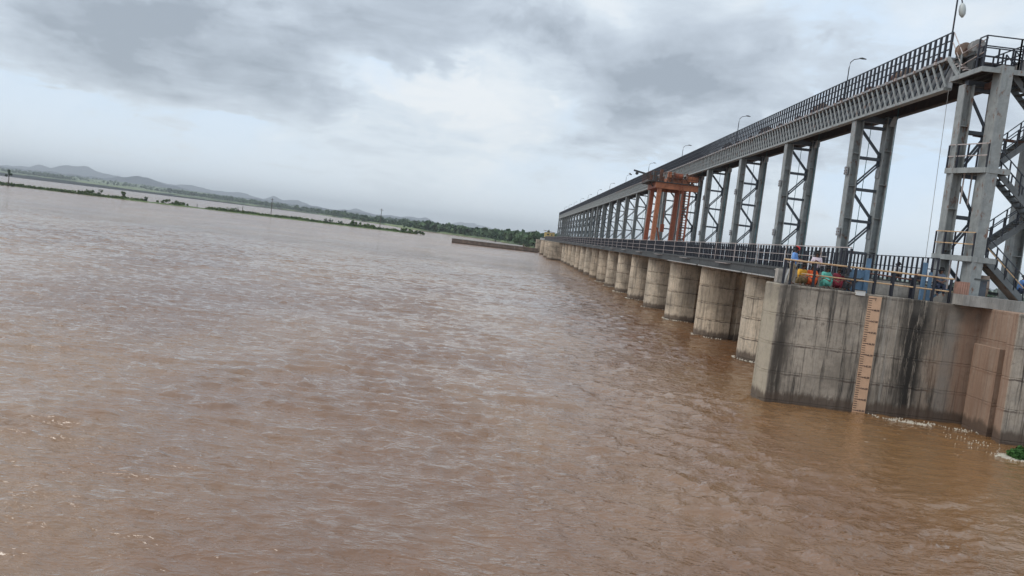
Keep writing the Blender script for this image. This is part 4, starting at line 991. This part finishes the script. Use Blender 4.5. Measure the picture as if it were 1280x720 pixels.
cl_ = dict(bl=cloth('blue_shirt_cloth', (.16, .33, .68)), kh=cloth('khaki_trouser_cloth', (.48, .43, .34)), pk=cloth('pale_pink_shirt_cloth', (.66, .56, .62)),
           bk=cloth('black_trouser_cloth', (.02, .02, .03)), red=cloth('red_cap_cloth', (.55, .03, .03)), gb=cloth('grey_blue_shirt_cloth', (.14, .17, .23)),
           nv=cloth('navy_trouser_cloth', (.02, .03, .06)), ye=cloth('yellow_cloth', (.72, .38, .04)), br=cloth('olive_brown_cloth', (.16, .11, .05)),
           og=cloth('orange_sari_cloth', (.72, .12, .03)), te=cloth('teal_sari_cloth', (.12, .46, .38)), ma=cloth('maroon_sari_cloth', (.20, .02, .04)),
           gr=cloth('grey_shirt_cloth', (.10, .10, .11)), gn=cloth('dark_green_cloth', (.02, .06, .035)), wh=cloth('white_shirt_cloth', (.6, .6, .6)))
person((12.80, 35.55, WT), R(52), stand(1.0, 'front'), 'standing person in blue shirt, red cap and pale trousers at the railing', cl_['bl'], cl_['kh'], cap=cl_['red'])
person((13.84, 35.55, WT), R(-25), stand(.93, 'phone', .05), 'standing person in pale pink shirt with bowed head looking at their hands', cl_['pk'], cl_['bk'])
for x, a, sh, pa, lb, sk in ((13.06, 15, 'ye', 'br', 'crouching person in yellow and brown below the blue shirted one', True), (13.56, -10, 'og', 'og', 'crouching person in bright orange sari at the wall edge', True),
                         (14.16, 8, 'te', 'te', 'crouching person in teal sari behind the railing', True), (14.76, -20, 'ma', 'ma', 'crouching person in maroon cloth left of the blue gate', True)):
    person((x, 35.2, WT), R(a), sit(.1), lb, cl_[sh], cl_[pa], skirt=sk)
person((15.2, 35.6, WT), R(20), sit(.1), 'crouching person in dark grey shirt against the blue gate', cl_['gr'], cl_['gr'])
person((19.2, 35.12, 5.46), R(-8), sit(.44), 'seated man in grey blue shirt with hands in lap beside the first tower leg', cl_['gb'], cl_['nv'])
person((23.45, 36.1, 5.74), R(70), sit(.35), 'seated person in blue shirt behind the foot of the stairs', cl_['bl'], cl_['nv'])
person((21.0, 42.9, 6.0), R(20), sit(.1), 'person in white crouching behind the inner railing, left of two', cl_['wh'], cl_['bk'])
person((21.25, 40.6, 6.0), R(-15), sit(.12), 'person in white crouching behind the inner railing, right of two', cl_['wh'], cl_['bk'])

# ================================================================== weeds and foam at the near pier foot
n = 2600; c_ = np.array([(19.55, 28.75, .12), (20.1, 29.0, .18), (20.7, 28.8, .1), (20.3, 28.4, .08), (19.5, 28.5, .05), (21.1, 28.9, .1)])
q = leaf_quads(c_, np.array([.28, .36, .4, .3, .2, .35]), n, .06, .55); q[..., 2] = np.abs(q[..., 2])+.03
tag(link('water_weed', quads_mesh('water_weed', q, MT['hya'])), 'green floating water weed clump by the near pier foot', None, None, 'stuff')
mb = MB()
def flake(x, y, s, z=.05):
    k = 6; a0 = random.random()*6.28
    pts = [(x+s*(.6+.6*random.random())*math.cos(a0+6.283*i/k)*1.5, y+s*(.6+.6*random.random())*math.sin(a0+6.283*i/k), z-.05) for i in range(k)]
    o = len(mb.v); mb.v += pts+[(x, y, z+s*.5)]; mb.f += [(o+i, o+(i+1) % k, o+k) for i in range(k)]
for i in range(520):
    t_ = random.random(); ang = R(140+215*t_); rx = 1.2+.3*abs(random.gauss(0, .45))*random.choice((1, 1, -.7, 2))
    flake(20.4+rx*math.cos(ang), 28.75+.62*(rx/1.2)*math.sin(ang), .006+.03*random.random()**2)
for i in range(150):
    t_ = random.random(); x = 16.7+4.0*t_+random.gauss(0, .1); y = 33.9-1.1*t_**2+random.gauss(0, .16)
    flake(x, y+.25*math.sin(x*5), .008+.022*random.random()**2)
for i in range(70):
    x = 18.1+random.gauss(0, .4); flake(x, 33.45-.2*(x-18)+random.gauss(0, .09), .01+.03*random.random())
for i in range(50):
    flake(19.2+random.gauss(0, .55), 30.6+random.gauss(0, .8), .008+.012*random.random())
for k in range(1, 9):
    for i in range(50):
        a = random.uniform(math.pi*.55, math.pi*1.6); flake(16.5+1.62*math.cos(a)+random.gauss(0, .05), YK[k]+1.2+1.62*math.sin(a)+random.gauss(0, .05), .02+.05*random.random())
tag(link('foam', mb.mesh('foam', MT['foam'])), 'cream foam flakes drifting by the piers', None, None, 'stuff')
r_ = root('floating_bag', (7.1, 14.6, 0), 'small pale plastic bag floating on the river near the bottom edge', 'bag')
mb = MB(); mb.tube([(6.98, 14.6, .0), (7.03, 14.61, .04), (7.1, 14.6, .06), (7.17, 14.58, .04), (7.22, 14.6, .0)], [.02, .045, .05, .04, .015], 8); part('bag_body', mb, MT['lamp'], r_, True)

# bird
bx, by, bz = 14.0, 100, 15.35
r_ = root('bird', (bx, by, bz), 'tiny dark bird gliding in the grey sky left of the crane', 'bird')
mb = MB().tube([(bx-.2, by, bz), (bx-.1, by, bz+.02), (bx+.08, by, bz), (bx+.22, by, bz-.04)], [.01, .05, .05, .02], 6)
part('body', mb, MT['drumg'], r_); 
for s in (-1, 1): part('wing', MB().add([(bx-.02, by+.03*s, bz+.02), (bx+.12, by+.03*s, bz+.02), (bx+.05*s, by+.3*s, bz+.12), (bx+.3*s, by+.5*s, bz-.02), (bx+.2*s, by+.5*s, bz-.02)], [(0, 1, 2), (1, 3, 2), (2, 3, 4)]), MT['drumg'], r_)

# ================================================================== HAZE
mz = bpy.data.materials.new('haze'); mz.use_nodes = True; T = NT(mz.node_tree); T.n.clear()
pv = T.node('ShaderNodeVolumePrincipled'); pv.inputs['Color'].default_value = (.90, .95, 1, 1); pv.inputs['Density'].default_value = 1.45e-4
pv.inputs['Anisotropy'].default_value = .0
T.l.new(pv.outputs[0], T.node('ShaderNodeOutputMaterial').inputs['Volume'])
hzb = link('haze', MB().box((-32000, -120, -4), (32000, 13600, 205)).mesh('haze', mz)); tag(hzb, 'pale river haze', None, None, 'stuff')
